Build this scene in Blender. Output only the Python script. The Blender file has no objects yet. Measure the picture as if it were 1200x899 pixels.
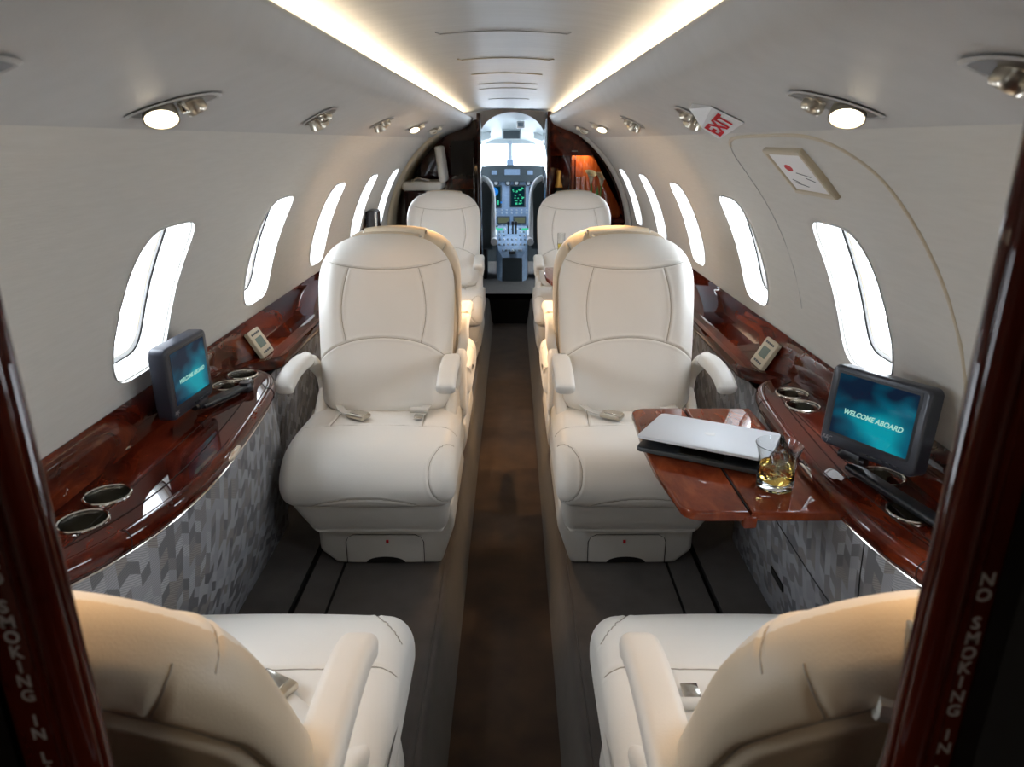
import bpy, bmesh, math, random
import numpy as np
from mathutils import Vector, Matrix
random.seed(7)
C = bpy.context.scene.collection
PI = math.pi
W = {}                      # world offset of each parent built in place

# ---------------------------------------------------------------- materials
def newmat(name):
    m = bpy.data.materials.new(name); m.use_nodes = True
    nt = m.node_tree; nt.nodes.clear()
    out = nt.nodes.new('ShaderNodeOutputMaterial')
    return m, nt, out
def N(nt, t, **kw):
    n = nt.nodes.new(t)
    for k, v in kw.items():
        if k in n.inputs: n.inputs[k].default_value = v
        else: setattr(n, k, v)
    return n
def L(nt, a, b): nt.links.new(a, b)
def principled(nt, out, col, rough, **kw):
    p = nt.nodes.new('ShaderNodeBsdfPrincipled')
    if col is not None: p.inputs['Base Color'].default_value = (*col, 1)
    p.inputs['Roughness'].default_value = rough
    for k, v in kw.items(): p.inputs[k].default_value = v
    L(nt, p.outputs[0], out.inputs[0]); return p
def noise_mat(name, c1, c2, scale, rough, bump=0.0, bscale=None, stretch=(1,1,1), detail=4, **kw):
    m, nt, out = newmat(name)
    p = principled(nt, out, c1, rough, **kw)
    tc = N(nt, 'ShaderNodeTexCoord'); mp = N(nt, 'ShaderNodeMapping'); mp.inputs['Scale'].default_value = stretch
    L(nt, tc.outputs['Object'], mp.inputs['Vector'])
    nz = N(nt, 'ShaderNodeTexNoise', Scale=scale, Detail=detail)
    L(nt, mp.outputs[0], nz.inputs['Vector'])
    cr = N(nt, 'ShaderNodeValToRGB')
    cr.color_ramp.elements[0].color = (*c1, 1); cr.color_ramp.elements[1].color = (*c2, 1)
    cr.color_ramp.elements[0].position = .3; cr.color_ramp.elements[1].position = .7
    L(nt, nz.outputs[0], cr.inputs[0]); L(nt, cr.outputs[0], p.inputs['Base Color'])
    if bump:
        nb = N(nt, 'ShaderNodeTexNoise', Scale=bscale or scale, Detail=3)
        L(nt, mp.outputs[0], nb.inputs['Vector'])
        b = N(nt, 'ShaderNodeBump', Strength=bump, Distance=.001)
        L(nt, nb.outputs[0], b.inputs['Height']); L(nt, b.outputs[0], p.inputs['Normal'])
    return m
def plain(name, col, rough, **kw):
    m, nt, out = newmat(name); principled(nt, out, col, rough, **kw); return m
def emit(name, col, s):
    m, nt, out = newmat(name)
    e = N(nt, 'ShaderNodeEmission', Strength=s); e.inputs['Color'].default_value = (*col, 1)
    L(nt, e.outputs[0], out.inputs[0]); return m
def wood(name, c0, c1, c2, scale, stretch, coat=1.0, rot=(0,0,0)):
    m, nt, out = newmat(name)
    p = principled(nt, out, c1, .35)
    p.inputs['Coat Weight'].default_value = coat; p.inputs['Coat Roughness'].default_value = .025
    p.inputs['Specular IOR Level'].default_value = 0; p.inputs['Coat IOR'].default_value = 1.42
    tc = N(nt, 'ShaderNodeTexCoord'); mp = N(nt, 'ShaderNodeMapping')
    mp.inputs['Scale'].default_value = stretch; mp.inputs['Rotation'].default_value = rot
    L(nt, tc.outputs['Object'], mp.inputs['Vector'])
    n1 = N(nt, 'ShaderNodeTexNoise', Scale=scale, Detail=6, Roughness=.65, Distortion=1.2)
    L(nt, mp.outputs[0], n1.inputs['Vector'])
    cr = N(nt, 'ShaderNodeValToRGB'); e = cr.color_ramp.elements
    e[0].color = (*c0, 1); e[0].position = .32; e[1].color = (*c2, 1); e[1].position = .72
    k = e.new(.52); k.color = (*c1, 1)
    L(nt, n1.outputs[0], cr.inputs[0]); L(nt, cr.outputs[0], p.inputs['Base Color'])
    return m

M = {}
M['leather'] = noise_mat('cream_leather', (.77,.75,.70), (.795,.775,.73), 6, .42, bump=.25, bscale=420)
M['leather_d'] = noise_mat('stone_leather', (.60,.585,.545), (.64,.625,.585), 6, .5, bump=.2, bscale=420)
M['buff_glow'] = noise_mat('buff_glow_leather', (.64,.54,.40), (.68,.58,.44), 6, .45, bump=.25, bscale=420)  # buff tone partly stands in for the reading lamps' warm glow
M['tan'] = noise_mat('tan_leather', (.50,.37,.22), (.56,.42,.26), 8, .5, bump=.3, bscale=420)
M['liner'] = noise_mat('linen_wall_liner', (.57,.555,.515), (.60,.585,.545), 90, .75, bump=.3, bscale=220, stretch=(1,.15,1.6))
M['satin'] = noise_mat('satin_headliner', (.48,.48,.465), (.54,.54,.525), 40, .38, bump=.1, bscale=300, stretch=(.15,1,1))
M['vinyl'] = noise_mat('grey_valance', (.46,.455,.44), (.49,.485,.47), 20, .5, bump=.2, bscale=250)
M['reveal'] = plain('window_reveal_white', (.80,.80,.79), .3)
M['carpet'] = noise_mat('charcoal_carpet', (.050,.041,.035), (.078,.064,.055), 14, .95, bump=1, bscale=500, **{'Sheen Weight': .25})
M['aisle'] = noise_mat('brown_aisle_carpet', (.034,.018,.010), (.075,.042,.022), 9, .95, bump=1, bscale=500, **{'Sheen Weight': .2})
M['wood'] = wood('mahogany_burl', (.018,.0022,.001), (.070,.0085,.003), (.19,.030,.008), 7, (1.6,.55,1.6))
M['wood_t'] = wood('mahogany_table', (.10,.016,.006), (.16,.030,.010), (.23,.052,.017), 9, (2.2,.8,1))
M['wood_d'] = wood('mahogany_dark', (.012,.0022,.0016), (.026,.0045,.003), (.045,.009,.005), 5, (1.5,1.5,.4))
M['wood_o'] = wood('figured_mahogany', (.20,.035,.009), (.34,.075,.018), (.52,.15,.04), 10, (2.4,1,.35), rot=(0,.45,0))
M['wood_j'] = wood('mahogany_jamb', (.030,.0035,.002), (.060,.008,.004), (.10,.015,.006), 5, (1.5,1.5,.4))
M['chrome'] = plain('brushed_chrome', (.72,.69,.63), .16, Metallic=1)
M['nickel'] = noise_mat('satin_nickel', (.52,.47,.38), (.62,.57,.48), 30, .28, Metallic=1)
M['steel_in'] = plain('steel_cup', (.45,.43,.38), .25, Metallic=1)
M['black'] = plain('black_plastic', (.012,.013,.017), .32)
M['blue_black'] = plain('navy_black_plastic', (.022,.026,.038), .28)
M['void'] = plain('flat_black', (.004,.003,.003), .6)
M['gap'] = plain('dark_gap', (.006,.005,.004), .9)
M['seam'] = plain('seam_thread', (.40,.365,.31), .8)
M['silver'] = plain('anodised_aluminium', (.66,.68,.71), .45, Metallic=.4)
M['logo'] = plain('glossy_white_logo', (.95,.95,.95), .1)
M['alu_d'] = plain('dark_keyboard_deck', (.06,.065,.07), .35, Metallic=.5)
M['champagne'] = plain('champagne_plastic', (.50,.43,.31), .4)
M['white'] = plain('white_plastic', (.82,.82,.82), .35)
M['red'] = plain('red_print', (.55,.01,.02), .5)
M['ink'] = plain('dark_print', (.02,.03,.05), .5)
M['letter'] = plain('silver_lettering', (.33,.31,.31), .45)
M['recess'] = plain('dark_nickel', (.16,.15,.14), .4, Metallic=.8)  # dark nickel of the reading light recess
M['lcd'] = plain('grey_green_lcd', (.12,.17,.15), .15)
M['lens'] = emit('warm_lamp_lens', (1,.86,.62), 9)
M['lens_dim'] = emit('warm_lamp_lens_dim', (1,.80,.55), 3)
M['cove'] = emit('cove_tube', (1,.78,.50), 4)
M['gold'] = plain('gold_foil', (.75,.42,.10), .35, Metallic=.6)
M['orange'] = plain('orange_label', (.75,.30,.04), .5)
M['bottle'] = plain('dark_green_glass', (.006,.012,.006), .06)
M['leaf'] = plain('leaf_green', (.10,.30,.05), .5)
M['petal'] = plain('cream_petal', (.66,.64,.48), .5)
M['cushion_w'] = noise_mat('white_sheepskin', (.78,.83,.90), (.88,.91,.95), 120, .9, bump=1, bscale=260)
M['cockpit'] = plain('cockpit_liner', (.42,.48,.50), .55)
M['panel_b'] = noise_mat('slate_blue_panel', (.17,.25,.38), (.22,.32,.46), 40, .45)
M['panel_d'] = plain('dark_glareshield', (.035,.05,.06), .6)
M['glare'] = plain('grey_knob', (.30,.36,.42), .4)

def glass_mat(name, col, ior=1.5, rough=0.0):
    m, nt, out = newmat(name)
    g = N(nt, 'ShaderNodeBsdfGlass', IOR=ior, Roughness=rough); g.inputs['Color'].default_value = (*col, 1)
    L(nt, g.outputs[0], out.inputs[0]); return m
M['glass'] = glass_mat('clear_glass', (.97,.98,.98), 1.45)
M['ice'] = glass_mat('clear_ice', (.97,.98,1), 1.31, .03)
M['whisky'] = glass_mat('amber_whisky', (1,.88,.55), 1.34)
M['wine'] = glass_mat('pale_champagne', (.95,.85,.40), 1.34)
def pane_mat():
    m, nt, out = newmat('window_pane')
    t = N(nt, 'ShaderNodeBsdfTransparent'); t.inputs['Color'].default_value = (.93,.96,1,1)
    g = N(nt, 'ShaderNodeBsdfGlossy', Roughness=.02); fr = N(nt, 'ShaderNodeValue'); fr.outputs[0].default_value = .06
    mx = N(nt, 'ShaderNodeMixShader'); L(nt, fr.outputs[0], mx.inputs[0])
    L(nt, t.outputs[0], mx.inputs[1]); L(nt, g.outputs[0], mx.inputs[2]); L(nt, mx.outputs[0], out.inputs[0])
    return m
M['pane'] = pane_mat()

def mosaic_mat():
    # woven fabric: tall leaning parallelograms in several greys, each with fine hatching (UV in metres)
    m, nt, out = newmat('grey_mosaic_fabric')
    p = principled(nt, out, (.3,.3,.3), .6)
    uv = N(nt, 'ShaderNodeUVMap'); sx = N(nt, 'ShaderNodeSeparateXYZ'); L(nt, uv.outputs[0], sx.inputs[0])
    def mth(op, a, b=None):
        n = N(nt, 'ShaderNodeMath', operation=op)
        for i, q in enumerate((a, b)):
            if q is None: continue
            if isinstance(q, (int, float)): n.inputs[i].default_value = q
            else: L(nt, q, n.inputs[i])
        return n.outputs[0]
    u = mth('DIVIDE', sx.outputs[0], .023)
    fu = mth('FLOOR', u)
    par = mth('MODULO', mth('ABSOLUTE', fu), 2.0)
    fr = mth('FRACT', u)
    lean = mth('MULTIPLY', mth('SUBTRACT', mth('MULTIPLY', par, 2.0), 1.0), .55)
    v = mth('ADD', mth('DIVIDE', sx.outputs[1], .026), mth('MULTIPLY', lean, fr))
    v = mth('ADD', v, mth('MULTIPLY', par, .42))
    fv = mth('FLOOR', v)
    cb = N(nt, 'ShaderNodeCombineXYZ'); L(nt, fu, cb.inputs[0]); L(nt, fv, cb.inputs[1])
    wn = N(nt, 'ShaderNodeTexWhiteNoise', noise_dimensions='2D'); L(nt, cb.outputs[0], wn.inputs['Vector'])
    cr = N(nt, 'ShaderNodeValToRGB'); cr.color_ramp.interpolation = 'CONSTANT'
    e = cr.color_ramp.elements
    e[0].color = (.15,.15,.16,1); e[1].position = .2; e[1].color = (.29,.295,.32,1)
    for pos, c in ((.42,(.21,.205,.21,1)), (.62,(.34,.345,.37,1)), (.85,(.24,.225,.215,1))):
        k = e.new(pos); k.color = c
    L(nt, wn.outputs[0], cr.inputs[0])
    hp = mth('ADD', mth('MULTIPLY', sx.outputs[1], 1350.0), mth('MULTIPLY', sx.outputs[0], mth('MULTIPLY', mth('SUBTRACT', wn.outputs[0], .5), 1600.0)))
    st = mth('ADD', mth('MULTIPLY', mth('SINE', hp), .22), .95)
    mx = N(nt, 'ShaderNodeVectorMath', operation='SCALE'); L(nt, cr.outputs[0], mx.inputs[0]); L(nt, st, mx.inputs['Scale'])
    L(nt, mx.outputs[0], p.inputs['Base Color']); return m
M['mosaic'] = mosaic_mat()

def screen_mat():
    m, nt, out = newmat('teal_welcome_screen')
    uv = N(nt, 'ShaderNodeUVMap')
    nz = N(nt, 'ShaderNodeTexNoise', Scale=2.2, Detail=0, Distortion=.9); L(nt, uv.outputs[0], nz.inputs['Vector'])
    mp = N(nt, 'ShaderNodeMapping'); mp.inputs['Location'].default_value = (-.62,-.30,0); mp.vector_type = 'POINT'
    L(nt, uv.outputs[0], mp.inputs['Vector'])
    gr = N(nt, 'ShaderNodeTexGradient', gradient_type='SPHERICAL')
    m2 = N(nt, 'ShaderNodeMapping'); m2.inputs['Scale'].default_value = (1.5,1.7,1); L(nt, mp.outputs[0], m2.inputs['Vector'])
    L(nt, m2.outputs[0], gr.inputs['Vector'])
    mu = N(nt, 'ShaderNodeMath', operation='MULTIPLY_ADD'); L(nt, nz.outputs[0], mu.inputs[0]); mu.inputs[1].default_value = .9
    ad = N(nt, 'ShaderNodeMath', operation='SUBTRACT'); L(nt, gr.outputs[1] if len(gr.outputs) > 1 else gr.outputs[0], ad.inputs[0]); ad.inputs[1].default_value = .38
    L(nt, ad.outputs[0], mu.inputs[2])
    cr = N(nt, 'ShaderNodeValToRGB'); e = cr.color_ramp.elements
    e[0].color = (.004,.012,.03,1); e[0].position = .05; e[1].color = (.0,.27,.34,1); e[1].position = .8
    k = e.new(.4); k.color = (.0,.085,.14,1)
    L(nt, mu.outputs[0], cr.inputs[0])
    em = N(nt, 'ShaderNodeEmission', Strength=1.0); L(nt, cr.outputs[0], em.inputs['Color'])
    gl = N(nt, 'ShaderNodeBsdfGlossy', Roughness=.08); gl.inputs['Color'].default_value = (.05,.05,.05,1)
    a = N(nt, 'ShaderNodeAddShader'); L(nt, em.outputs[0], a.inputs[0]); L(nt, gl.outputs[0], a.inputs[1])
    L(nt, a.outputs[0], out.inputs[0]); return m
M['screen'] = screen_mat()
M['screen_txt'] = emit('screen_lettering', (.45,.85,.72), .75)
M['scr_blue'] = emit('blue_flight_display', (.02,.22,.75), 1.0)
M['scr_dark'] = emit('black_flight_display', (.004,.02,.03), 1.0)
M['scr_green'] = emit('green_map_lines', (.06,.62,.33), 1.0)
M['scr_radio'] = emit('dim_radio_display', (.10,.12,.08), 1.0)
M['scr_white'] = plain('glare_and_dial_white', (.80,.84,.88), .25)

# ---------------------------------------------------------------- mesh helpers
def wpos(p): return W.get(p.name, Vector((0,0,0))) if p is not None else Vector((0,0,0))
def mk(name, verts, faces, mat, parent=None, smooth=True, uvs=None, auto=40, mats=None, midx=None):
    me = bpy.data.meshes.new(name)
    off = wpos(parent)
    me.from_pydata([tuple(Vector(v) - off) for v in verts], [], faces)
    if mats:
        for q in mats: me.materials.append(q)
        for i, k in enumerate(midx): me.polygons[i].material_index = k
    else: me.materials.append(mat)
    if uvs is not None:
        l = me.uv_layers.new(name='UVMap')
        for lp in me.loops: l.data[lp.index].uv = uvs[lp.vertex_index]
    me.update()
    o = bpy.data.objects.new(name, me); C.objects.link(o)
    if parent is not None: o.parent = parent
    W[o.name] = off
    if smooth:
        for p in me.polygons: p.use_smooth = True
        if auto: me.set_sharp_from_angle(angle=math.radians(auto))
    return o
def fix(o):
    bm = bmesh.new(); bm.from_mesh(o.data); bmesh.ops.recalc_face_normals(bm, faces=bm.faces); bm.to_mesh(o.data); bm.free(); return o
def bmo(name, bm, mat, parent=None, smooth=True, auto=40):
    bmesh.ops.recalc_face_normals(bm, faces=bm.faces)
    vs = [v.co.copy() for v in bm.verts]; bm.verts.index_update()
    fs = [[v.index for v in f.verts] for f in bm.faces]; bm.free()
    return mk(name, vs, fs, mat, parent, smooth, auto=auto)
def tag(o, label, cat, group=None, kind=None):
    o['label'] = label; o['category'] = cat
    if group: o['group'] = group
    if kind: o['kind'] = kind
    return o
def struct(o, label=None):
    o['kind'] = 'structure'
    if label: o['label'] = label
    return o
def empty(name, loc, label=None, cat=None, group=None):
    o = bpy.data.objects.new(name, None); C.objects.link(o); o.location = loc; o.empty_display_size = .05
    W[o.name] = Vector(loc)
    if label: tag(o, label, cat, group)
    return o
def box(name, lo, hi, mat, parent=None, bev=0.0, seg=2):
    bm = bmesh.new()
    bmesh.ops.create_cube(bm, size=1)
    lo, hi = Vector(lo), Vector(hi)
    for v in bm.verts: v.co = Vector(((lo[i]+hi[i])/2 + v.co[i]*(hi[i]-lo[i]) for i in range(3)))
    if bev: bmesh.ops.bevel(bm, geom=bm.edges[:], offset=bev, segments=seg, profile=.5, affect='EDGES')
    return bmo(name, bm, mat, parent, smooth=bool(bev))
def obox(name, c, ax, ay, az, size, mat, parent=None, bev=0.0, seg=2):
    bm = bmesh.new(); bmesh.ops.create_cube(bm, size=1)
    for v in bm.verts: v.co = Vector((v.co.x*size[0], v.co.y*size[1], v.co.z*size[2]))
    if bev: bmesh.ops.bevel(bm, geom=bm.edges[:], offset=bev, segments=seg, profile=.5, affect='EDGES')
    ax, ay, az = Vector(ax).normalized(), Vector(ay).normalized(), Vector(az).normalized()
    for v in bm.verts: v.co = Vector(c) + ax*v.co.x + ay*v.co.y + az*v.co.z
    return bmo(name, bm, mat, parent, smooth=bool(bev))
def catmull(pts, n=6, closed=False):
    P = [Vector(p) for p in pts]; out = []; k = len(P)
    rng = range(k) if closed else range(k-1)
    for i in rng:
        if closed: a, b, c, d = P[i-1], P[i], P[(i+1) % k], P[(i+2) % k]
        else: a, b, c, d = P[max(i-1,0)], P[i], P[i+1], P[min(i+2,k-1)]
        for j in range(n):
            t = j/n
            out.append(.5*((2*b) + (c-a)*t + (2*a-5*b+4*c-d)*t*t + (3*b-a-3*c+d)*t**3))
    if not closed: out.append(P[-1].copy())
    return out
def sweep(pts, sect, closed=False, up=Vector((0,0,1)), scale=None):
    # sect: list of (a,b) in the frame (side, up)
    P = [Vector(p) for p in pts]; n = len(P); m = len(sect); vs = []; fs = []
    for i, p in enumerate(P):
        if closed: t = P[(i+1) % n] - P[i-1]
        else: t = P[min(i+1,n-1)] - P[max(i-1,0)]
        t.normalize()
        u = Vector(up[i]) if isinstance(up, list) else up
        s = t.cross(u)
        if s.length < 1e-4: s = t.cross(Vector((1,0,0)))
        s.normalize(); w = s.cross(t).normalized()
        k = scale[i] if scale else 1
        for a, b in sect: vs.append(p + s*a*k + w*b*k)
    for i in range(n if closed else n-1):
        for j in range(m):
            fs.append((i*m+j, i*m+(j+1) % m, ((i+1) % n)*m+(j+1) % m, ((i+1) % n)*m+j))
    if not closed:
        fs.append(tuple(range(m))[::-1]); fs.append(tuple((n-1)*m+j for j in range(m)))
    return vs, fs
def circ(r, n=10, r2=None): return [(r*math.cos(2*PI*k/n), (r2 or r)*math.sin(2*PI*k/n)) for k in range(n)]
def rrect(w, h, r, n=4):
    out = []
    for cx, cy, a0 in ((w/2-r,h/2-r,0),(-w/2+r,h/2-r,90),(-w/2+r,-h/2+r,180),(w/2-r,-h/2+r,270)):
        for k in range(n+1):
            a = math.radians(a0+90*k/n); out.append((cx+r*math.cos(a), cy+r*math.sin(a)))
    return out
def tube(name, pts, r, mat, parent=None, closed=False, n=10, up=Vector((0,0,1)), sect=None, scale=None):
    vs, fs = sweep(pts, sect or circ(r, n), closed, up, scale)
    return fix(mk(name, vs, fs, mat, parent))
def lathe(name, prof, c, mat, parent=None, axis=(0,0,1), n=32, ref=(1,0,0)):
    az = Vector(axis).normalized(); ax = Vector(ref); ax = (ax - az*ax.dot(az)).normalized(); ay = az.cross(ax)
    vs = []; fs = []; m = len(prof); c = Vector(c)
    for k in range(n):
        a = 2*PI*k/n; d = ax*math.cos(a) + ay*math.sin(a)
        for r, z in prof: vs.append(c + d*r + az*z)
    for k in range(n):
        for j in range(m-1):
            fs.append((k*m+j, ((k+1) % n)*m+j, ((k+1) % n)*m+j+1, k*m+j+1))
    o = mk(name, vs, fs, mat, parent)
    bm = bmesh.new(); bm.from_mesh(o.data); bmesh.ops.remove_doubles(bm, verts=bm.verts, dist=1e-6)
    bmesh.ops.recalc_face_normals(bm, faces=bm.faces); bm.to_mesh(o.data); bm.free()
    return o
def plate(name, o, ux, uy, w, h, r, t, mat, parent=None, bev=0.0, uv=False):
    # rounded plate: centre of the FRONT face o, axes ux uy, thickness t behind it
    ux, uy = Vector(ux).normalized(), Vector(uy).normalized(); n = ux.cross(uy); o = Vector(o)
    S = rrect(w, h, r, 5); m = len(S)
    loops = []
    if bev: loops += [(1-2*bev/w, 1-2*bev/h, 0), (1-.6*bev/w, 1-.6*bev/h, -.3*bev), (1,1,-bev)]
    else: loops += [(1,1,0)]
    loops += [(1,1,-t)]
    vs = [o + ux*a*k1 + uy*b*k2 + n*d for k1, k2, d in loops for a, b in S]
    fs = [tuple(range(m))]
    for i in range(len(loops)-1):
        for j in range(m): fs.append((i*m+j, (i+1)*m+j, (i+1)*m+(j+1) % m, i*m+(j+1) % m))
    fs.append(tuple(range((len(loops)-1)*m, len(loops)*m))[::-1])
    uvs = [(a/w+.5, b/h+.5) for _ in loops for a, b in S] if uv else None
    return mk(name, vs, fs, mat, parent, uvs=uvs, auto=50)
def ribbon(name, rows, mat, parent=None, uvs=None, smooth=True, auto=40, close=False):
    m = len(rows[0]); vs = [p for r in rows for p in r]; fs = []
    for i in range(len(rows)-1 + (1 if close else 0)):
        for j in range(m-1):
            i2 = (i+1) % len(rows)
            fs.append((i*m+j, i2*m+j, i2*m+j+1, i*m+j+1))
    return mk(name, vs, fs, mat, parent, smooth, uvs, auto)
def text_mesh(name, s, o, ux, uy, size, mat, parent=None, depth=.0004, shear=0.0, align='CENTER', bold=0.0):
    cu = bpy.data.curves.new(name, 'FONT'); cu.body = s; cu.size = size; cu.align_x = align; cu.align_y = 'CENTER'
    cu.extrude = depth; cu.shear = shear; cu.offset = bold; cu.resolution_u = 3
    t = bpy.data.objects.new(name, cu); C.objects.link(t)
    bpy.context.view_layer.update()
    dg = bpy.context.evaluated_depsgraph_get()
    me0 = bpy.data.meshes.new_from_object(t.evaluated_get(dg))
    ux, uy = Vector(ux).normalized(), Vector(uy).normalized(); n = ux.cross(uy); o = Vector(o)
    vs = [o + ux*v.co.x + uy*v.co.y + n*v.co.z for v in me0.vertices]; fs = [tuple(p.vertices) for p in me0.polygons]
    bpy.data.objects.remove(t); bpy.data.curves.remove(cu); bpy.data.meshes.remove(me0)
    return mk(name, vs, fs, mat, parent, smooth=False)
def cut(o, cutters):
    for c in cutters:
        md = o.modifiers.new('b', 'BOOLEAN'); md.operation = 'DIFFERENCE'; md.object = c; md.solver = 'EXACT'
    bpy.context.view_layer.update()
    dg = bpy.context.evaluated_depsgraph_get()
    me = bpy.data.meshes.new_from_object(o.evaluated_get(dg)); o.modifiers.clear()
    old = o.data; o.data = me; me.name = o.name
    for c in cutters: bpy.data.objects.remove(c)
    return o
def children(o): return [c for c in bpy.data.objects if c.parent == o]
def copy_tree(o, parent=None):
    c = o.copy(); C.objects.link(c); c.parent = parent
    for ch in children(o): copy_tree(ch, c)
    return c

# ---------------------------------------------------------------- fuselage shell, windows
R, ZC = .81, .80
WIN_Y = [.74, 1.465, 2.195, 2.925, 3.665, 4.37]
PH_LO, PH_HI, PH_W = -.10, 1.0, .385           # angles round the fuselage axis
def fus(side, ph, y, r=R): return Vector((side*r*math.cos(ph), y, ZC + r*math.sin(ph)))
def rr_param(n, hw, hh, e=4.5):
    out = []
    for k in range(n):
        a = 2*PI*k/n; c, s = math.cos(a), math.sin(a)
        out.append((math.copysign(abs(c)**(2/e), c)*hw, math.copysign(abs(s)**(2/e), s)*hh))
    return out
def liner(side, name):
    vs = []; fs = []
    n = 64
    edges = [-1.0] + [(WIN_Y[i]+WIN_Y[i+1])/2 for i in range(5)] + [4.72]
    for i, yc in enumerate(WIN_Y):
        y0, y1 = edges[i], edges[i+1]
        if i == 0: y0 = .36
        if i == 5: y1 = 4.72
        lo, hi = PH_W-.30, PH_W+.30
        hole = rr_param(n, .122, .178/R)
        rings = []
        for t in (0, .12, .3, .6, 1):
            ring = []
            for (a, b) in hole:
                k = max(abs(a)/(.122), abs(b)/(.178/R))
                A = a/k*1.0; B = b/k
                ty = (y1-yc)*(A/.122) if A > 0 else (yc-y0)*(A/.122)
                tp = (hi-PH_W)*(B/(.178/R))
                ring.append((yc + a*(1-t) + ty*t, PH_W + b*(1-t) + tp*t))
            rings.append(ring)
        base = len(vs)
        # soft lip rolling into the reveal
        lip = [(1.0-.03, -.004), (1.0, 0.0)]
        for j, (k, dr) in enumerate(lip[:1]):
            for (a, b) in hole: vs.append(fus(side, PH_W+b*k, yc+a*k, R-dr*1.2))
        for ring in rings:
            for (y, ph) in ring: vs.append(fus(side, ph, y))
        for q in range(len(rings)):
            for j in range(n): fs.append((base+q*n+j, base+q*n+(j+1) % n, base+(q+1)*n+(j+1) % n, base+(q+1)*n+j))
        for (a0, a1, kk) in ((PH_LO, lo, 14), (hi, PH_HI+.0, 18)):
            b0 = len(vs)
            for j in range(kk+1):
                ph = a0 + (a1-a0)*j/kk
                vs.append(fus(side, ph, y0)); vs.append(fus(side, ph, y1))
            for j in range(kk): fs.append((b0+2*j, b0+2*j+1, b0+2*j+3, b0+2*j+2))
    # plain shell aft of the cabin (lavatory) and forward of it
    for (y0, y1) in ((-1.0, .36),):
        b0 = len(vs)
        for j in range(41):
            ph = PH_LO + (PH_HI+.0-PH_LO)*j/40
            vs.append(fus(side, ph, y0)); vs.append(fus(side, ph, y1))
        for j in range(40): fs.append((b0+2*j, b0+2*j+1, b0+2*j+3, b0+2*j+2))
    o = fix(mk(name, vs, fs, M['liner'], auto=60))
    return struct(o, 'pale linen covered cabin side wall, curved')
liner(-1, 'wall_left'); liner(1, 'wall_right')
wn = 0
for side in (-1, 1):
    for i, yc in enumerate(WIN_Y):
        wn += 1
        n = 64; hole = rr_param(n, 1, 1)
        vs = []; fs = []
        prof = [(.122*.985, .178*.985, -.003), (.120,.175,.006), (.114,.168,.022), (.108,.160,.042), (.1065,.158,.046),
                (.1065,.158,.052), (.100,.150,.056), (.096,.146,.062), (.094,.144,.075)]
        for (hw, hh, d) in prof:
            for (a, b) in hole: vs.append(fus(side, PH_W + b*hh/R, yc + a*hw, R+d))
        for q in range(len(prof)-1):
            for j in range(n): fs.append((q*n+j, q*n+(j+1) % n, (q+1)*n+(j+1) % n, (q+1)*n+j))
        w = struct(fix(mk('window_%d' % wn, vs, fs, M['reveal'], auto=35)))
        # dark seal line and two panes
        for nm, hw, hh, d, r in (('seal', .1075, .159, .050, .0016), ('shade_track', .101, .1515, .057, .0012)):
            pts = [fus(side, PH_W + b*hh/R, yc + a*hw, R+d) for a, b in hole]
            tube(nm, pts, r*1.6, M['gap'] if nm == 'seal' else M['champagne'], w, closed=True, n=6, up=Vector((side,0,.3)))
        rows = []
        for q in (0, .35, .7, 1):
            rows.append([fus(side, PH_W + b*q*.145/R, yc + a*q*.095, R+.066) for a, b in hole])
        v2 = [p for r_ in rows[1:] for p in r_] + [fus(side, PH_W, yc, R+.066)]
        f2 = []
        for q in range(2):
            for j in range(n): f2.append((q*n+j, q*n+(j+1) % n, (q+1)*n+(j+1) % n, (q+1)*n+j))
        for j in range(n): f2.append((3*n, j, (j+1) % n))
        mk('pane', v2, f2, M['pane'], w)

for s in (-1, 1):
    bx = sorted((s*.812, s*.83)); struct(box('wall_left.002' if s < 0 else 'wall_right.002', (bx[0],-1,-.02), (bx[1],5.62,.80), M['void']), 'lower side wall behind the consoles')
# floor: sunken aisle with rolled carpet sides and the raised seat platforms
AY0, AY1 = -.8, 5.62
fl = []
sec = [(-.137,0),(.137,0)]
rows = [[Vector((x, y, z)) for x, z in sec] for y in (AY0, 2, AY1)]
struct(ribbon('floor', rows, M['aisle'], smooth=False), 'dark brown carpet of the sunken aisle')
for s in (-1, 1):
    sec = [(.137,0),(.142,.02),(.150,.07),(.158,.13),(.163,.18),(.168,.205),(.176,.217),(.183,.2195),(.1845,.2165),(.186,.2195),(.20,.22)]
    rows = [[Vector((s*x, y, z)) for x, z in sec] for y in (AY0, 2, AY1)]
    struct(ribbon('floor', rows, M['carpet'], auto=70), 'rolled charcoal carpet edge of the aisle step')
    sec = [(.20,.22),(.478,.22),(.480,.213),(.484,.213),(.486,.22),(.568,.22),(.570,.205),(.582,.205),(.584,.222),(.80,.226)]
    rows = [[Vector((s*x, y, z)) for x, z in sec] for y in (AY0, 2, AY1)]
    o = ribbon('floor', rows, M['carpet'], smooth=False); struct(o, 'charcoal carpeted seat platform with seat track slots')
    o.data.materials.append(M['gap'])
    for p in o.data.polygons:
        if p.center[2] < .218: p.material_index = 1
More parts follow.
